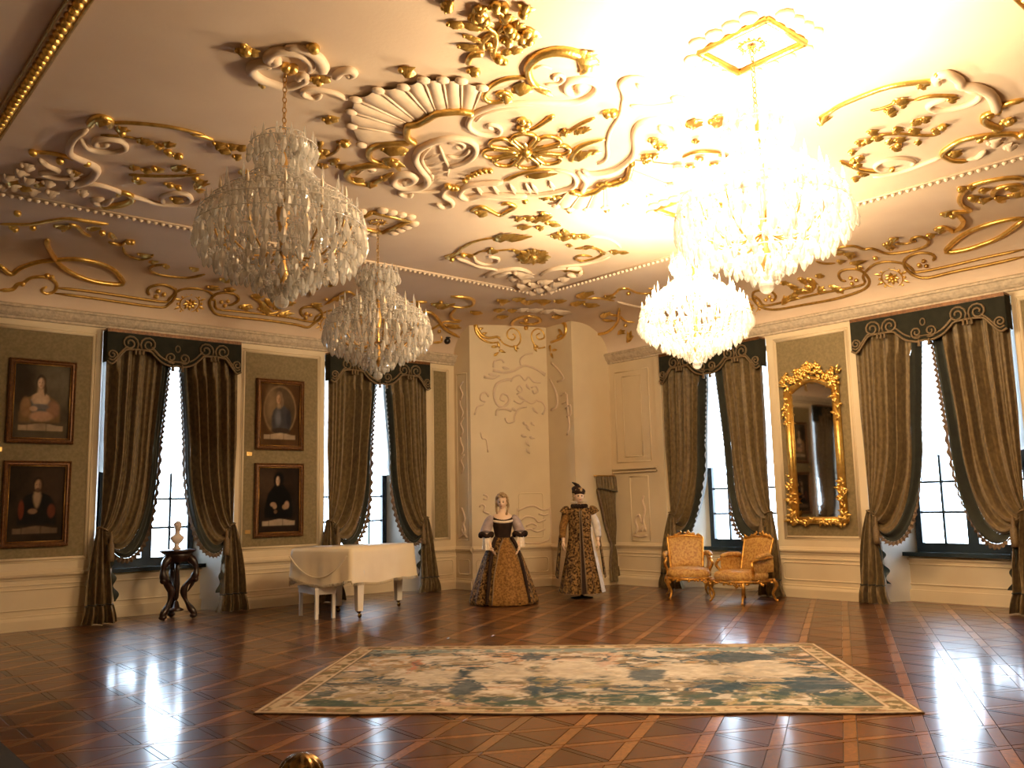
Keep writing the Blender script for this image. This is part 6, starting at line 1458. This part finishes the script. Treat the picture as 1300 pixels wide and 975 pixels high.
# ---------------------------------------------------------------- tapestry rug
def rug():
    P = Vector((3.03, 6.60, 0)); e1 = Vector((6.461 - 3.007, 3.066 - 6.597, 0)); L1 = e1.length; e1 = e1 / L1; e2 = Vector((-e1.y, e1.x, 0)); L2 = 3.12
    nx, ny = 420, 270; U_, V_ = np.meshgrid(np.linspace(0, 1, nx), np.linspace(0, 1, ny)); X = U_ * L1; Y = V_ * L2
    w1 = fbm(X * .5, Y * .6, 1, 5); w2 = fbm(X * .5 + 3, Y * .6 + 1, 2, 5); n = fbm(X * .95 + 2.6 * w1, Y * 1.35 + 2.4 * w2, 5, 6, 3.); n2 = fbm(X * 1.4 + 3 * w2, Y * 1.9 + 3 * w1, 8, 6, 3.); n3 = fbm(X * 1.1 + 1.5 * w1, Y * 1.3 + w2, 12, 6, 3.)
    C = np.zeros((ny, nx, 3)) + np.array((.25, .21, .165))
    def put(col, m): m = np.clip(m, 0, 1)[..., None]; C[:] = C * (1 - m) + np.array(col) * m
    put((.42, .375, .32), smooth(.46, .60, n3)); put((.30, .185, .105), smooth(.56, .64, n2) * .8); put((.34, .17, .11), smooth(.62, .66, n3) * .5)
    put((.12, .135, .115), smooth(.545, .575, n) * .75); put((.035, .058, .08), smooth(.585, .615, n)); n4 = fbm(X * 1.6 + 2 * w1, Y * 2.2 + 2 * w2, 17, 6, 3.); put((.05, .07, .085), smooth(.58, .62, n4) * .85); put((.13, .10, .07), smooth(.60, .64, fbm(X * 2.4 + w2, Y * 3.2 + w1, 19, 5, 3.)) * .8); put((.50, .45, .40), smooth(.60, .66, fbm(X * 2 + w1, Y * 2.6, 23, 5, 3.)) * .7); put((.20, .19, .10), smooth(.60, .63, n2) * smooth(.0, 1., 1 - V_) * .6)
    put((.16, .20, .20), smooth(.84, .87, V_) * (1 - smooth(.92, .93, V_)) * smooth(.42, .52, n2)); put((.05, .075, .06), (1 - smooth(.14, .26, V_ + .10 * (n2 - .5))) * smooth(.46, .53, n) * .8)
    def ell(cx, cy, rx, ry): return 1 - smooth(.75, 1.1, np.sqrt(((U_ - cx + .05 * (n - .5)) / rx) ** 2 + ((V_ - cy + .2 * (n2 - .5)) / ry) ** 2))
    for cx, cy, rx, ry in ((.36, .50, .06, .14), (.50, .55, .08, .16), (.70, .52, .08, .15), (.22, .45, .07, .12), (.84, .55, .07, .16), (.60, .40, .05, .12)): put((.46, .41, .35), ell(cx, cy, rx, ry) * .7)
    for cx, cy, rx, ry in ((.44, .27, .05, .06), (.62, .47, .035, .09), (.80, .75, .09, .08), (.90, .30, .06, .10), (.30, .30, .03, .09), (.13, .38, .05, .04), (.40, .78, .03, .06), (.74, .30, .05, .05)): put((.030, .055, .08), ell(cx, cy, rx, ry) * .85)
    put((.33, .11, .08), ell(.17, .62, .007, .16) * .6); put((.32, .15, .11), ell(.54, .62, .015, .08) * .4)
    ex = np.minimum(X, L1 - X); ey = np.minimum(Y, L2 - Y); e = np.minimum(ex, ey); b = 1 - smooth(.19, .20, e)
    fl = smooth(.52, .57, fbm(X * 1.7, Y * 1.7, 21, 5, 7.)); bc = np.array((.36, .29, .20)) * (1 - fl[..., None]) + np.array((.14, .11, .06)) * fl[..., None]; red = smooth(.58, .6, fbm(X * 1.9, Y * 1.9, 25, 4, 7.)); bc = bc * (1 - .7 * red[..., None]) + .7 * red[..., None] * np.array((.26, .15, .09))
    C[:] = C * (1 - b[..., None]) + bc * b[..., None]
    for a0, a1, col in ((.185, .21, (.42, .33, .24)), (.21, .222, (.12, .09, .06)), (.0, .035, (.42, .33, .23)), (.035, .045, (.2, .13, .08))): put(col, smooth(a0 - .004, a0, e) * (1 - smooth(a1, a1 + .004, e)))
    C *= (.78 + .44 * fbm(X, Y, 31, 3, 16.))[..., None]
    root = thing('tapestry_rug', 'large blue and cream figured tapestry rug lying on the parquet', 'rug', P)
    mb = MB(); Z = .012 + .004 * fbm(X * .6, Y * .6, 41, 2) + .010 * np.exp(-((Y) / .05) ** 2) * (fbm(X * 1.0, Y * 0, 43, 2) > .55) * 0
    vx = P.x + e1.x * X + e2.x * Y; vy = P.y + e1.y * X + e2.y * Y
    # slight waviness of the edges
    wob = .018 * np.sin(X * 5 + 1) * (1 - V_) ** 4; vx = vx + e2.x * wob; vy = vy + e2.y * wob
    mb.v = list(zip(vx.ravel().tolist(), vy.ravel().tolist(), Z.ravel().tolist())); idx = np.arange(nx * ny).reshape(ny, nx)
    mb.f = [tuple(q) for q in np.stack([idx[:-1, :-1], idx[:-1, 1:], idx[1:, 1:], idx[1:, :-1]], -1).reshape(-1, 4).tolist()]; mb.c = np.concatenate([C.reshape(-1, 3), np.ones((nx * ny, 1))], 1)
    mb.build('woven_field', M['rug'], root)
    bd = MB(); ring_ = [0, nx - 1, nx * ny - 1, nx * (ny - 1)]
    edge = [i for i in range(0, nx, 6)] + [nx - 1 + nx * j for j in range(0, ny, 6)] + [nx * ny - 1 - i for i in range(0, nx, 6)] + [nx * (ny - 1 - j) for j in range(0, ny, 6)]
    bd.tube([(mb.v[i][0], mb.v[i][1], .008) for i in edge], .009, 5, True); bd.build('bound_edge', M['fringe'], root)
rug()
# ---------------------------------------------------------------- dressed mannequins
def skin_body(name, joints, bones, m, parent, sub=2):
    me = bpy.data.meshes.new(name); off = parent_loc(parent)
    me.from_pydata([tuple(Vector(p) - off) for p, r in joints], bones, []); me.update(); o = bpy.data.objects.new(name, me); COL.objects.link(o); o.parent = parent
    sk = o.modifiers.new('skin', 'SKIN'); sk.use_smooth_shade = True
    lay = me.skin_vertices[0] if me.skin_vertices else None
    if lay is None:
        bm = bmesh.new(); bm.from_mesh(me); bm.verts.layers.skin.verify(); bm.to_mesh(me); bm.free(); lay = me.skin_vertices[0]
    for i, (p, r) in enumerate(joints): lay.data[i].radius = (r, r) if not isinstance(r, tuple) else r
    lay.data[0].use_root = True
    sb = o.modifiers.new('sub', 'SUBSURF'); sb.levels = sub; sb.render_levels = sub
    me.materials.append(m); return o
class Fig:
    def __init__(s, loc, facing):
        s.c = Vector((*loc, 0)); s.f = Vector((*facing, 0)).normalized(); s.r = Vector((s.f.y, -s.f.x, 0)); s.rot = Matrix((s.r, s.f, Vector((0, 0, 1)))).transposed()
    def P(s, x, y, z): return s.c + s.r * x + s.f * y + Vector((0, 0, z))      # x to the figure's right, y forward
def rings(fig, rows, n=48, fold=0., nf=9, ph=0.):
    mb = MB(); R = len(rows)
    def fn(u, v):
        k = v * (R - 1); i = min(R - 2, int(k)); t = k - i; a = rows[i]; b = rows[i + 1]; z, rx, ry, cy = [lerp(a[j], b[j], t) for j in range(4)]
        an = 2 * PI * u; g = 1 + fold * (1 - v if rows[0][0] < rows[-1][0] else v) * math.sin(nf * an + ph)
        return fig.P(math.cos(an) * rx * g, math.sin(an) * ry * g + cy, z)
    mb.grid(fn, n, (R - 1) * 3 + 1, True); return mb
def head(fig, parent, z, y=0., r=.098, turn=0., tilt=0.):
    a = math.radians(turn); f = (fig.f * math.cos(a) + fig.r * math.sin(a)); s = Vector((f.y, -f.x, 0)); U_ = Vector((0, 0, 1)); rot = Matrix((s, f, U_)).transposed(); h = fig.P(0, y, z)
    mb = MB(); n, m = 28, 22; vs = []
    for i in range(m + 1):
        th = PI * i / m
        for k in range(n):
            ph = 2 * PI * k / n; x, yy, zz = math.sin(th) * math.cos(ph), math.sin(th) * math.sin(ph), math.cos(th)
            jaw = 1 - .34 * smooth(.1, 1., np.array(-zz)) ; X = x * .77 * float(jaw); Y = yy * (.98 if yy > 0 else 1.02) - (.0 if zz > -.4 else .0); Zz = zz * 1.22
            if yy > 0:                                            # face relief: brow, sockets, nose, lips, chin
                g = lambda cx, cz, sx, sz: math.exp(-((x - cx) / sx) ** 2 - ((zz - cz) / sz) ** 2)
                Y = Y * .93 + .19 * g(0, -.22, .10, .16) + .10 * g(0, -.02, .08, .2) - .08 * (g(.32, .04, .16, .10) + g(-.32, .04, .16, .10)) + .05 * g(0, -.56, .22, .07) + .09 * g(0, -.84, .25, .14) + .03 * (g(.42, -.25, .16, .18) + g(-.42, -.25, .16, .18))
            vs.append(h + rot @ Vector((X, Y, Zz)) * r)
    mb.add(vs, [(i * n + k, (i + 1) * n + k, (i + 1) * n + (k + 1) % n, i * n + (k + 1) % n) for i in range(m) for k in range(n)])
    hd = mb.build('head', M['skin'], parent)
    for sg in (-1, 1):
        MB().ball(h + rot @ Vector((sg * .30, .80, .05)) * r, r * .13, 10, 8, (1.2, .7, .75), rot).build('eye', M['eye'], hd); MB().tube([h + rot @ Vector((sg * .16, .91, .22)) * r, h + rot @ Vector((sg * .32, .88, .27)) * r, h + rot @ Vector((sg * .48, .74, .22)) * r], r * .03, 5).build('brow', M['hair'], hd)
        MB().ball(h + rot @ Vector((sg * .78, .0, -.08)) * r, r * .22, 10, 8, (.4, .8, 1.2), rot).build('ear', M['skin'], hd)
    MB().ball(h + rot @ Vector((0, .93, -.56)) * r, r * .16, 10, 6, (1.4, .6, .5), rot).build('lips', M['lips'], hd)
    return hd, h, rot
def arm(fig, parent, sh, el, wr, fin, name, rad=(.052, .047, .040, .036, .026)):
    P = [fig.P(*p) for p in (sh, [(sh[i] + el[i]) / 2 for i in range(3)], el, [(el[i] * .5 + wr[i] * .5) for i in range(3)], wr)]
    J = [(P[i], rad[i]) for i in range(5)]; o = skin_body(name, J, [(i, i + 1) for i in range(4)], M['skin'], parent)
    w = P[4]; d = (P[4] - P[2]).normalized(); fr = (Vector(fig.f) - d * d.dot(fig.f)); fr = fr.normalized(); side = d.cross(fr)
    palm = [(w - d * .02, (.022, .016)), (w + d * .03, (.034, .016)), (w + d * .075, (.036, .014))]; J = palm; bones = [(0, 1), (1, 2)]
    hand = skin_body('hand', J, bones, M['skin'], o)
    for k in range(4):
        x = (k - 1.5) * .019; L = (.062, .074, .07, .054)[k]; b = w + d * .075 + fr * x
        skin_body('finger', [(b - d * .02, .0095), (b + d * L * .45 + side * fin * .006, .0088), (b + d * L * .8 + side * fin * .022, .0078), (b + d * L + side * fin * .042, .0062)], [(0, 1), (1, 2), (2, 3)], M['skin'], o, 1)
    b = w + d * .02 + fr * .026
    skin_body('thumb', [(b, .011), (b + d * .03 + fr * .022 + side * fin * .008, .0098), (b + d * .058 + fr * .03 + side * fin * .02, .0075)], [(0, 1), (1, 2)], M['skin'], o, 1)
    return o
def hairlocks(hd, h, rot, r, n, seed, long_=0.):
    R = random.Random(seed); mb = MB()
    for k in range(n):
        a = R.uniform(0, 2 * PI); e = R.uniform(-.35, 1.45); x, y, z = math.cos(a) * math.cos(e), math.sin(a) * math.cos(e), math.sin(e)
        if y > .25 and z < .62: continue
        p = Vector((x * .88, y * 1.06, z * 1.30)) * r * 1.12; mb.ball(h + rot @ p, r * R.uniform(.17, .27), 7, 5)
    if long_:
        for sg in (-1, 1):
            for k in range(4):
                q = [Vector((sg * (.78 + .06 * k), -.1 + .05 * k, .1)), Vector((sg * (.92 + .05 * k), -.05, -.7)), Vector((sg * .88, .2 + .1 * k, -1.4)), Vector((sg * (.75 - .05 * k), .45, -1.4 - long_))]
                mb.tube(spline([h + rot @ (p * r) for p in q], 4), [r * .15] * 12 + [r * .06], 6)
    mb.build('curled_wig', M['hair'], hd)
def lady():
    fg = Fig((9.20, 10.95), (-.52, -.85)); root = thing('mannequin_in_gown', 'mannequin in a wide brocade court gown with ochre front panel and fair wig', 'mannequin', fg.c, 'costumed mannequins in the corner')
    sk = [(.006, .53, .53, 0), (.04, .54, .54, 0), (.2, .50, .50, 0), (.45, .42, .42, 0), (.7, .33, .31, 0), (.88, .25, .22, 0), (.98, .16, .14, 0), (1.03, .125, .105, 0)]
    rings(fg, sk, 96, .045, 14).build('overskirt', M['brocade'], root)
    def fp(u, v):
        z = lerp(.015, 1.0, v); w_ = pw(z, [0, .45, .88, 1.0], [.30, .24, .12, .05]); ry = pw(z, [q[0] for q in sk], [q[2] for q in sk]); rx = pw(z, [q[0] for q in sk], [q[1] for q in sk]); x = lerp(-w_, w_, u) - .03
        y = ry * math.sqrt(max(0, 1 - (x / rx) ** 2)) + .028 + .012 * math.sin(u * 14) * (1 - v); return fg.P(x, y, z)
    MB().grid(fp, 22, 22).build('front_panel', M['brocade2'], root)
    for sg in (0, 1): MB().tube([fp(sg, v) + fg.f * .006 for v in np.linspace(0, 1, 14)], .012, 5).build('gold_braid', M['cord'], root)
    rings(fg, [(.98, .135, .115, 0), (1.05, .128, .105, 0), (1.15, .145, .115, .005), (1.25, .165, .13, .015), (1.33, .175, .125, .01), (1.36, .16, .10, 0)], 36).build('bodice', M['darkvelvet'], root)
    def ns(u, v):
        a = 2 * PI * u; z, rx, ry, cy = [(1.27, .14, .115, .02), (1.33, .165, .125, .015), (1.38, .15, .095, 0), (1.41, .10, .07, -.005), (1.44, .055, .055, 0), (1.50, .047, .05, .005), (1.56, .048, .052, .01)][min(6, int(round(v * 6)))]; return fg.P(math.cos(a) * rx, math.sin(a) * ry + cy, z)
    MB().grid(ns, 28, 7, True).build('torso', M['skin'], root)
    mb = MB()
    for k in range(26):
        a = PI * k / 25; p = fg.P(math.cos(a) * .155, math.sin(a) * .125 + .02, 1.30 - .03 * math.sin(a)); mb.ball(p, .022, 7, 5)
    mb.build('lace_neckline', M['ivory'], root)
    hd, h, rot = head(fg, root, 1.582, .012, .098, 18); hairlocks(hd, h, rot, .098, 200, 5, .9)
    for sg in (-1, 1):
        x = sg; el = (x * .27, .02, 1.10); wr = (x * .22, .20, .88)
        arm(fg, root, (x * .165, 0, 1.33), el, wr, -sg, 'arm')
        pts = spline([fg.P(x * .15, 0, 1.35), fg.P(x * .215, .0, 1.27), fg.P(x * .265, .01, 1.15), fg.P(x * .275, .04, 1.09)], 4); MB().tube(pts, [.06, .068, .074, .078, .08, .08, .082, .084, .086, .088, .09, .092, .095], 14).build('sleeve', M['lilac'], root)
        mb = MB()
        for k in range(22):
            a = 2 * PI * k / 22; mb.ball(fg.P(x * .272 + .095 * math.cos(a), .05 + .085 * math.sin(a), 1.075 + .02 * math.sin(3 * a)), .036, 7, 5)
        mb.build('dark_cuff', M['darkvelvet'], root)
        lc = MB()
        def lace(u, v):
            a = 2 * PI * u; r = lerp(.075, .11, v) * (1 + .15 * math.sin(9 * a) * v); return fg.P(x * lerp(.27, .245, v) + r * math.cos(a) * .8, lerp(.06, .10, v) + r * math.sin(a), lerp(1.07, .90 - (.06 if sg > 0 else .02), v) )
        lc.grid(lace, 40, 6, True).build('lace_cuff', M['ivory'], root)
        # side paniers of the gown, dark trim
        MB().tube(spline([fg.P(x * .13, .09, 1.03), fg.P(x * .20, .20, .86), fg.P(x * .27, .35, .5), fg.P(x * .33, .45, .04)], 4), .03, 7).build('ruched_trim', M['darkvelvet'], root)
def cape_figure():
    fg = Fig((10.52, 10.52), (-.62, -.78)); root = thing('mannequin_in_cape', 'mannequin in a sleeveless floral brocade robe, dark hat, ruff and pale satin stole', 'mannequin', fg.c, 'costumed mannequins in the corner')
    MB().lathe([(.01, .0), (.19, .0), (.19, .015), (.03, .03), (.025, .12), (.01, .12)], fg.c, 20).build('stand_plate', M['black'], root)
    MB().lathe([(.022, .03), (.022, .8)], fg.c, 8).build('stand_post', M['black'], root)
    rb = [(.085, .37, .34, -.02), (.12, .36, .335, -.02), (.35, .315, .29, -.01), (.7, .24, .205, 0), (1.0, .19, .15, 0), (1.2, .185, .14, 0), (1.35, .205, .14, 0), (1.44, .20, .115, 0), (1.48, .13, .085, 0), (1.50, .07, .07, 0)]
    rings(fg, rb, 96, .05, 13, 1.).build('robe', M['brocade'], root)
    # dark opening down the middle
    def op(u, v):
        z = lerp(.09, 1.42, v); w_ = lerp(.045, .012, v); ry = pw(z, [q[0] for q in rb], [q[2] for q in rb]); cy = pw(z, [q[0] for q in rb], [q[3] for q in rb]); return fg.P(lerp(-w_, w_, u), ry + cy + .022, z)
    MB().grid(op, 4, 18).build('front_opening', M['darkvelvet'], root)
    for sg in (-1, 1): MB().tube([op(0 if sg < 0 else 1, v) + fg.f * .004 for v in np.linspace(0, 1, 16)], .010, 5).build('gold_braid', M['cord'], root)
    # pale stole falling on the figure's side
    def st(u, v):
        z = lerp(1.15, .10, v); a = math.radians(lerp(38, 62, u) - 66); rx = pw(z, [q[0] for q in rb], [q[1] for q in rb]) + .03; ry = pw(z, [q[0] for q in rb], [q[2] for q in rb]) + .03; return fg.P(-math.cos(a) * rx, math.sin(a + PI * .0) * ry + .10 * 1, z) if False else fg.P(-rx * math.sin(math.radians(lerp(50, 78, u))), ry * math.cos(math.radians(lerp(50, 78, u))) + .01 * math.sin(9 * u), z)
    MB().grid(st, 10, 22).build('satin_panel', M['satin'], root)
    for sg in (-1, 1):
        x = sg; arm(fg, root, (x * .20, 0, 1.40), (x * .275, -.01, 1.12), (x * .29, .06, .90), -sg, 'arm', (.056, .05, .042, .037, .027))
        pts = spline([fg.P(x * .17, 0, 1.45), fg.P(x * .22, 0, 1.43), fg.P(x * .255, 0, 1.37)], 3); MB().tube(pts, [.05, .06, .068, .074, .08, .084, .088], 12).build('shoulder_wing', M['brocade'], root)
        pts = spline([fg.P(x * .21, 0, 1.37), fg.P(x * .27, 0, 1.2), fg.P(x * .29, .01, 1.08), fg.P(x * .30, .04, .98)], 4); MB().tube(pts, [.058, .062, .064, .066, .066, .066, .064, .062, .06, .058, .056, .052, .05], 12).build('satin_sleeve', M['satin'] if sg < 0 else M['brocade2'], root)
        # hanging oversleeve
        def hs(u, v):
            z = lerp(1.38, .34, v); w_ = lerp(.05, .13, v); return fg.P(x * (lerp(.26, .40, v ** .8) + .02 * math.sin(12 * u)), lerp(-w_ - .06, w_ - .06, u), z + .03 * math.sin(5 * u))
        MB().grid(hs, 14, 16).build('hanging_sleeve', M['brocade'], root)
    MB().lathe([(.05, 1.47), (.06, 1.5), (.05, 1.54), (.052, 1.60)], fg.c, 14).build('neck', M['skin'], root)
    mb = MB()
    for k in range(30):
        a = 2 * PI * k / 30; mb.ball(fg.P(.115 * math.cos(a), .11 * math.sin(a), 1.485 + .015 * (k % 2)), .032, 7, 5)
    mb.build('dark_collar', M['darkvelvet'], root)
    rf = MB(); rf.grid(lambda u, v: fg.P(math.cos(2 * PI * u) * lerp(.055, .135, v), math.sin(2 * PI * u) * lerp(.06, .13, v), 1.545 + .02 * math.sin(40 * PI * u) * v + .015 * v), 120, 4, True).build('ruff', M['ivory'], root)
    hd, h, rot = head(fg, root, 1.655, .02, .096, -6); hairlocks(hd, h, rot, .096, 90, 8)
    mb = MB(); mb.ball(h + rot @ Vector((0, -.02, .078)), .115, 18, 10, (1.0, 1.05, .62), rot); mb.ball(h + rot @ Vector((.03, -.02, .125)), .075, 12, 8, (1.2, 1.1, .75), rot); mb.build('velvet_hat', M['darkvelvet'], hd)
    MB().leaf(h + rot @ Vector((-.06, -.06, .12)), h + rot @ Vector((.10, -.0, .22)), .10, Vector((0, 0, 1)), .5).build('hat_feather', M['darkvelvet'], hd)
lady(); cape_figure()

# ---------------------------------------------------------------- gathered curtain at the corner doorway
def door_curtain():
    root = thing('doorway_curtain', 'olive curtain gathered to one side in the corner behind the caped mannequin', 'curtain', WD(.7, 0, .04))
    def fn(u, v):
        z = lerp(1.80, .30, v); g = lerp(0, 1, min(1, v * 1.35)) ** 1.2
        x = lerp(lerp(.50, 1.00, u), lerp(.76, 1.0, u), 0) ; x = lerp(lerp(.50, .98, u), lerp(.80, .97, u), g) + (.03 * math.sin(PI * v) * (1 - u)); zz = z
        return WD(x, zz, .07 + .025 * math.sin(u * 34) * (1 - .35 * g) + .02 * math.sin(v * 12 + 3 * u) * g)
    MB().grid(fn, 54, 30).build('cloth', M['drape'], root)
    def va(u, v): return WD(lerp(.47, 1.0, u), lerp(2.04, 1.78 + .03 * math.cos(u * 3), v), .095 + .012 * math.sin(u * 40) + .02 * v)
    MB().grid(va, 54, 6).build('valance', M['drape'], root)
    MB().tube([va(u, 1) for u in np.linspace(0, 1, 20)], .012, 6).build('braid', M['lining'], root)
    MB().tube([WD(.42, 2.05, .07), WD(1.0, 2.05, .07)], .014, 8).build('rod', M['brass'], root)
    MB().tube([fn(0, v) + nB * .01 for v in np.linspace(0, 1, 24)], .022, 6).build('fringe', M['fringe'], root)
    MB().grid(lambda u, v: WD(lerp(.74, 1.0, u) + .02 * v * math.sin(9 * u), lerp(.34, .06, v), .09 + (.03 + .02 * v) * math.sin(u * 30)), 30, 6).build('hem_ruffle', M['drape'], root)
door_curtain()

# ---------------------------------------------------------------- small things
p = Vector((9.97, 13.43, 4.70)); n_ = surf_n(p)
dm = thing('dome_camera', 'small black dome fixed on the cove above the corner', 'camera', p)
MB().ball(p + n_ * .02, .065, 14, 10).build('dome', M['black'], dm); MB().lathe([(.01, -.02), (.075, -.02), (.075, .0), (.01, .0)], p + Vector((0, 0, .06)), 14).build('mount', M['black'], dm)
mb = MB().box((.15, YB + .2, 0), (1.425, 12.6, .012)); rn = mb.build('carpet_runner', M['carpet'], None, False); tag(rn, 'black carpet runner along the edge of the parquet at lower left', 'carpet')
def post():
    c = Vector((1.27, 2.44, .012)); root = thing('barrier_post', 'dark bronze barrier post with a ribbed gilt knob at the bottom edge', 'barrier', c)
    MB().lathe([(.01, 0), (.15, 0), (.155, .012), (.13, .03), (.04, .05), (.02, .06)], c, 28).build('base', M['darkbronze'], root)
    MB().lathe([(.02, .05), (.02, .69), (.034, .70), (.034, .72), (.02, .73)], c, 16).build('pole', M['darkbronze'], root)
    def kn(u, v):
        a = 2 * PI * u; th = PI * v; r = .062 * math.sin(th) * (1 + .07 * math.cos(12 * a) * math.sin(th)); return c + Vector((r * math.cos(a), r * math.sin(a),   .785 - .05 * math.cos(th)))
    MB().grid(kn, 96, 14, True).build('knob', M['darkbronze'], root)
post()
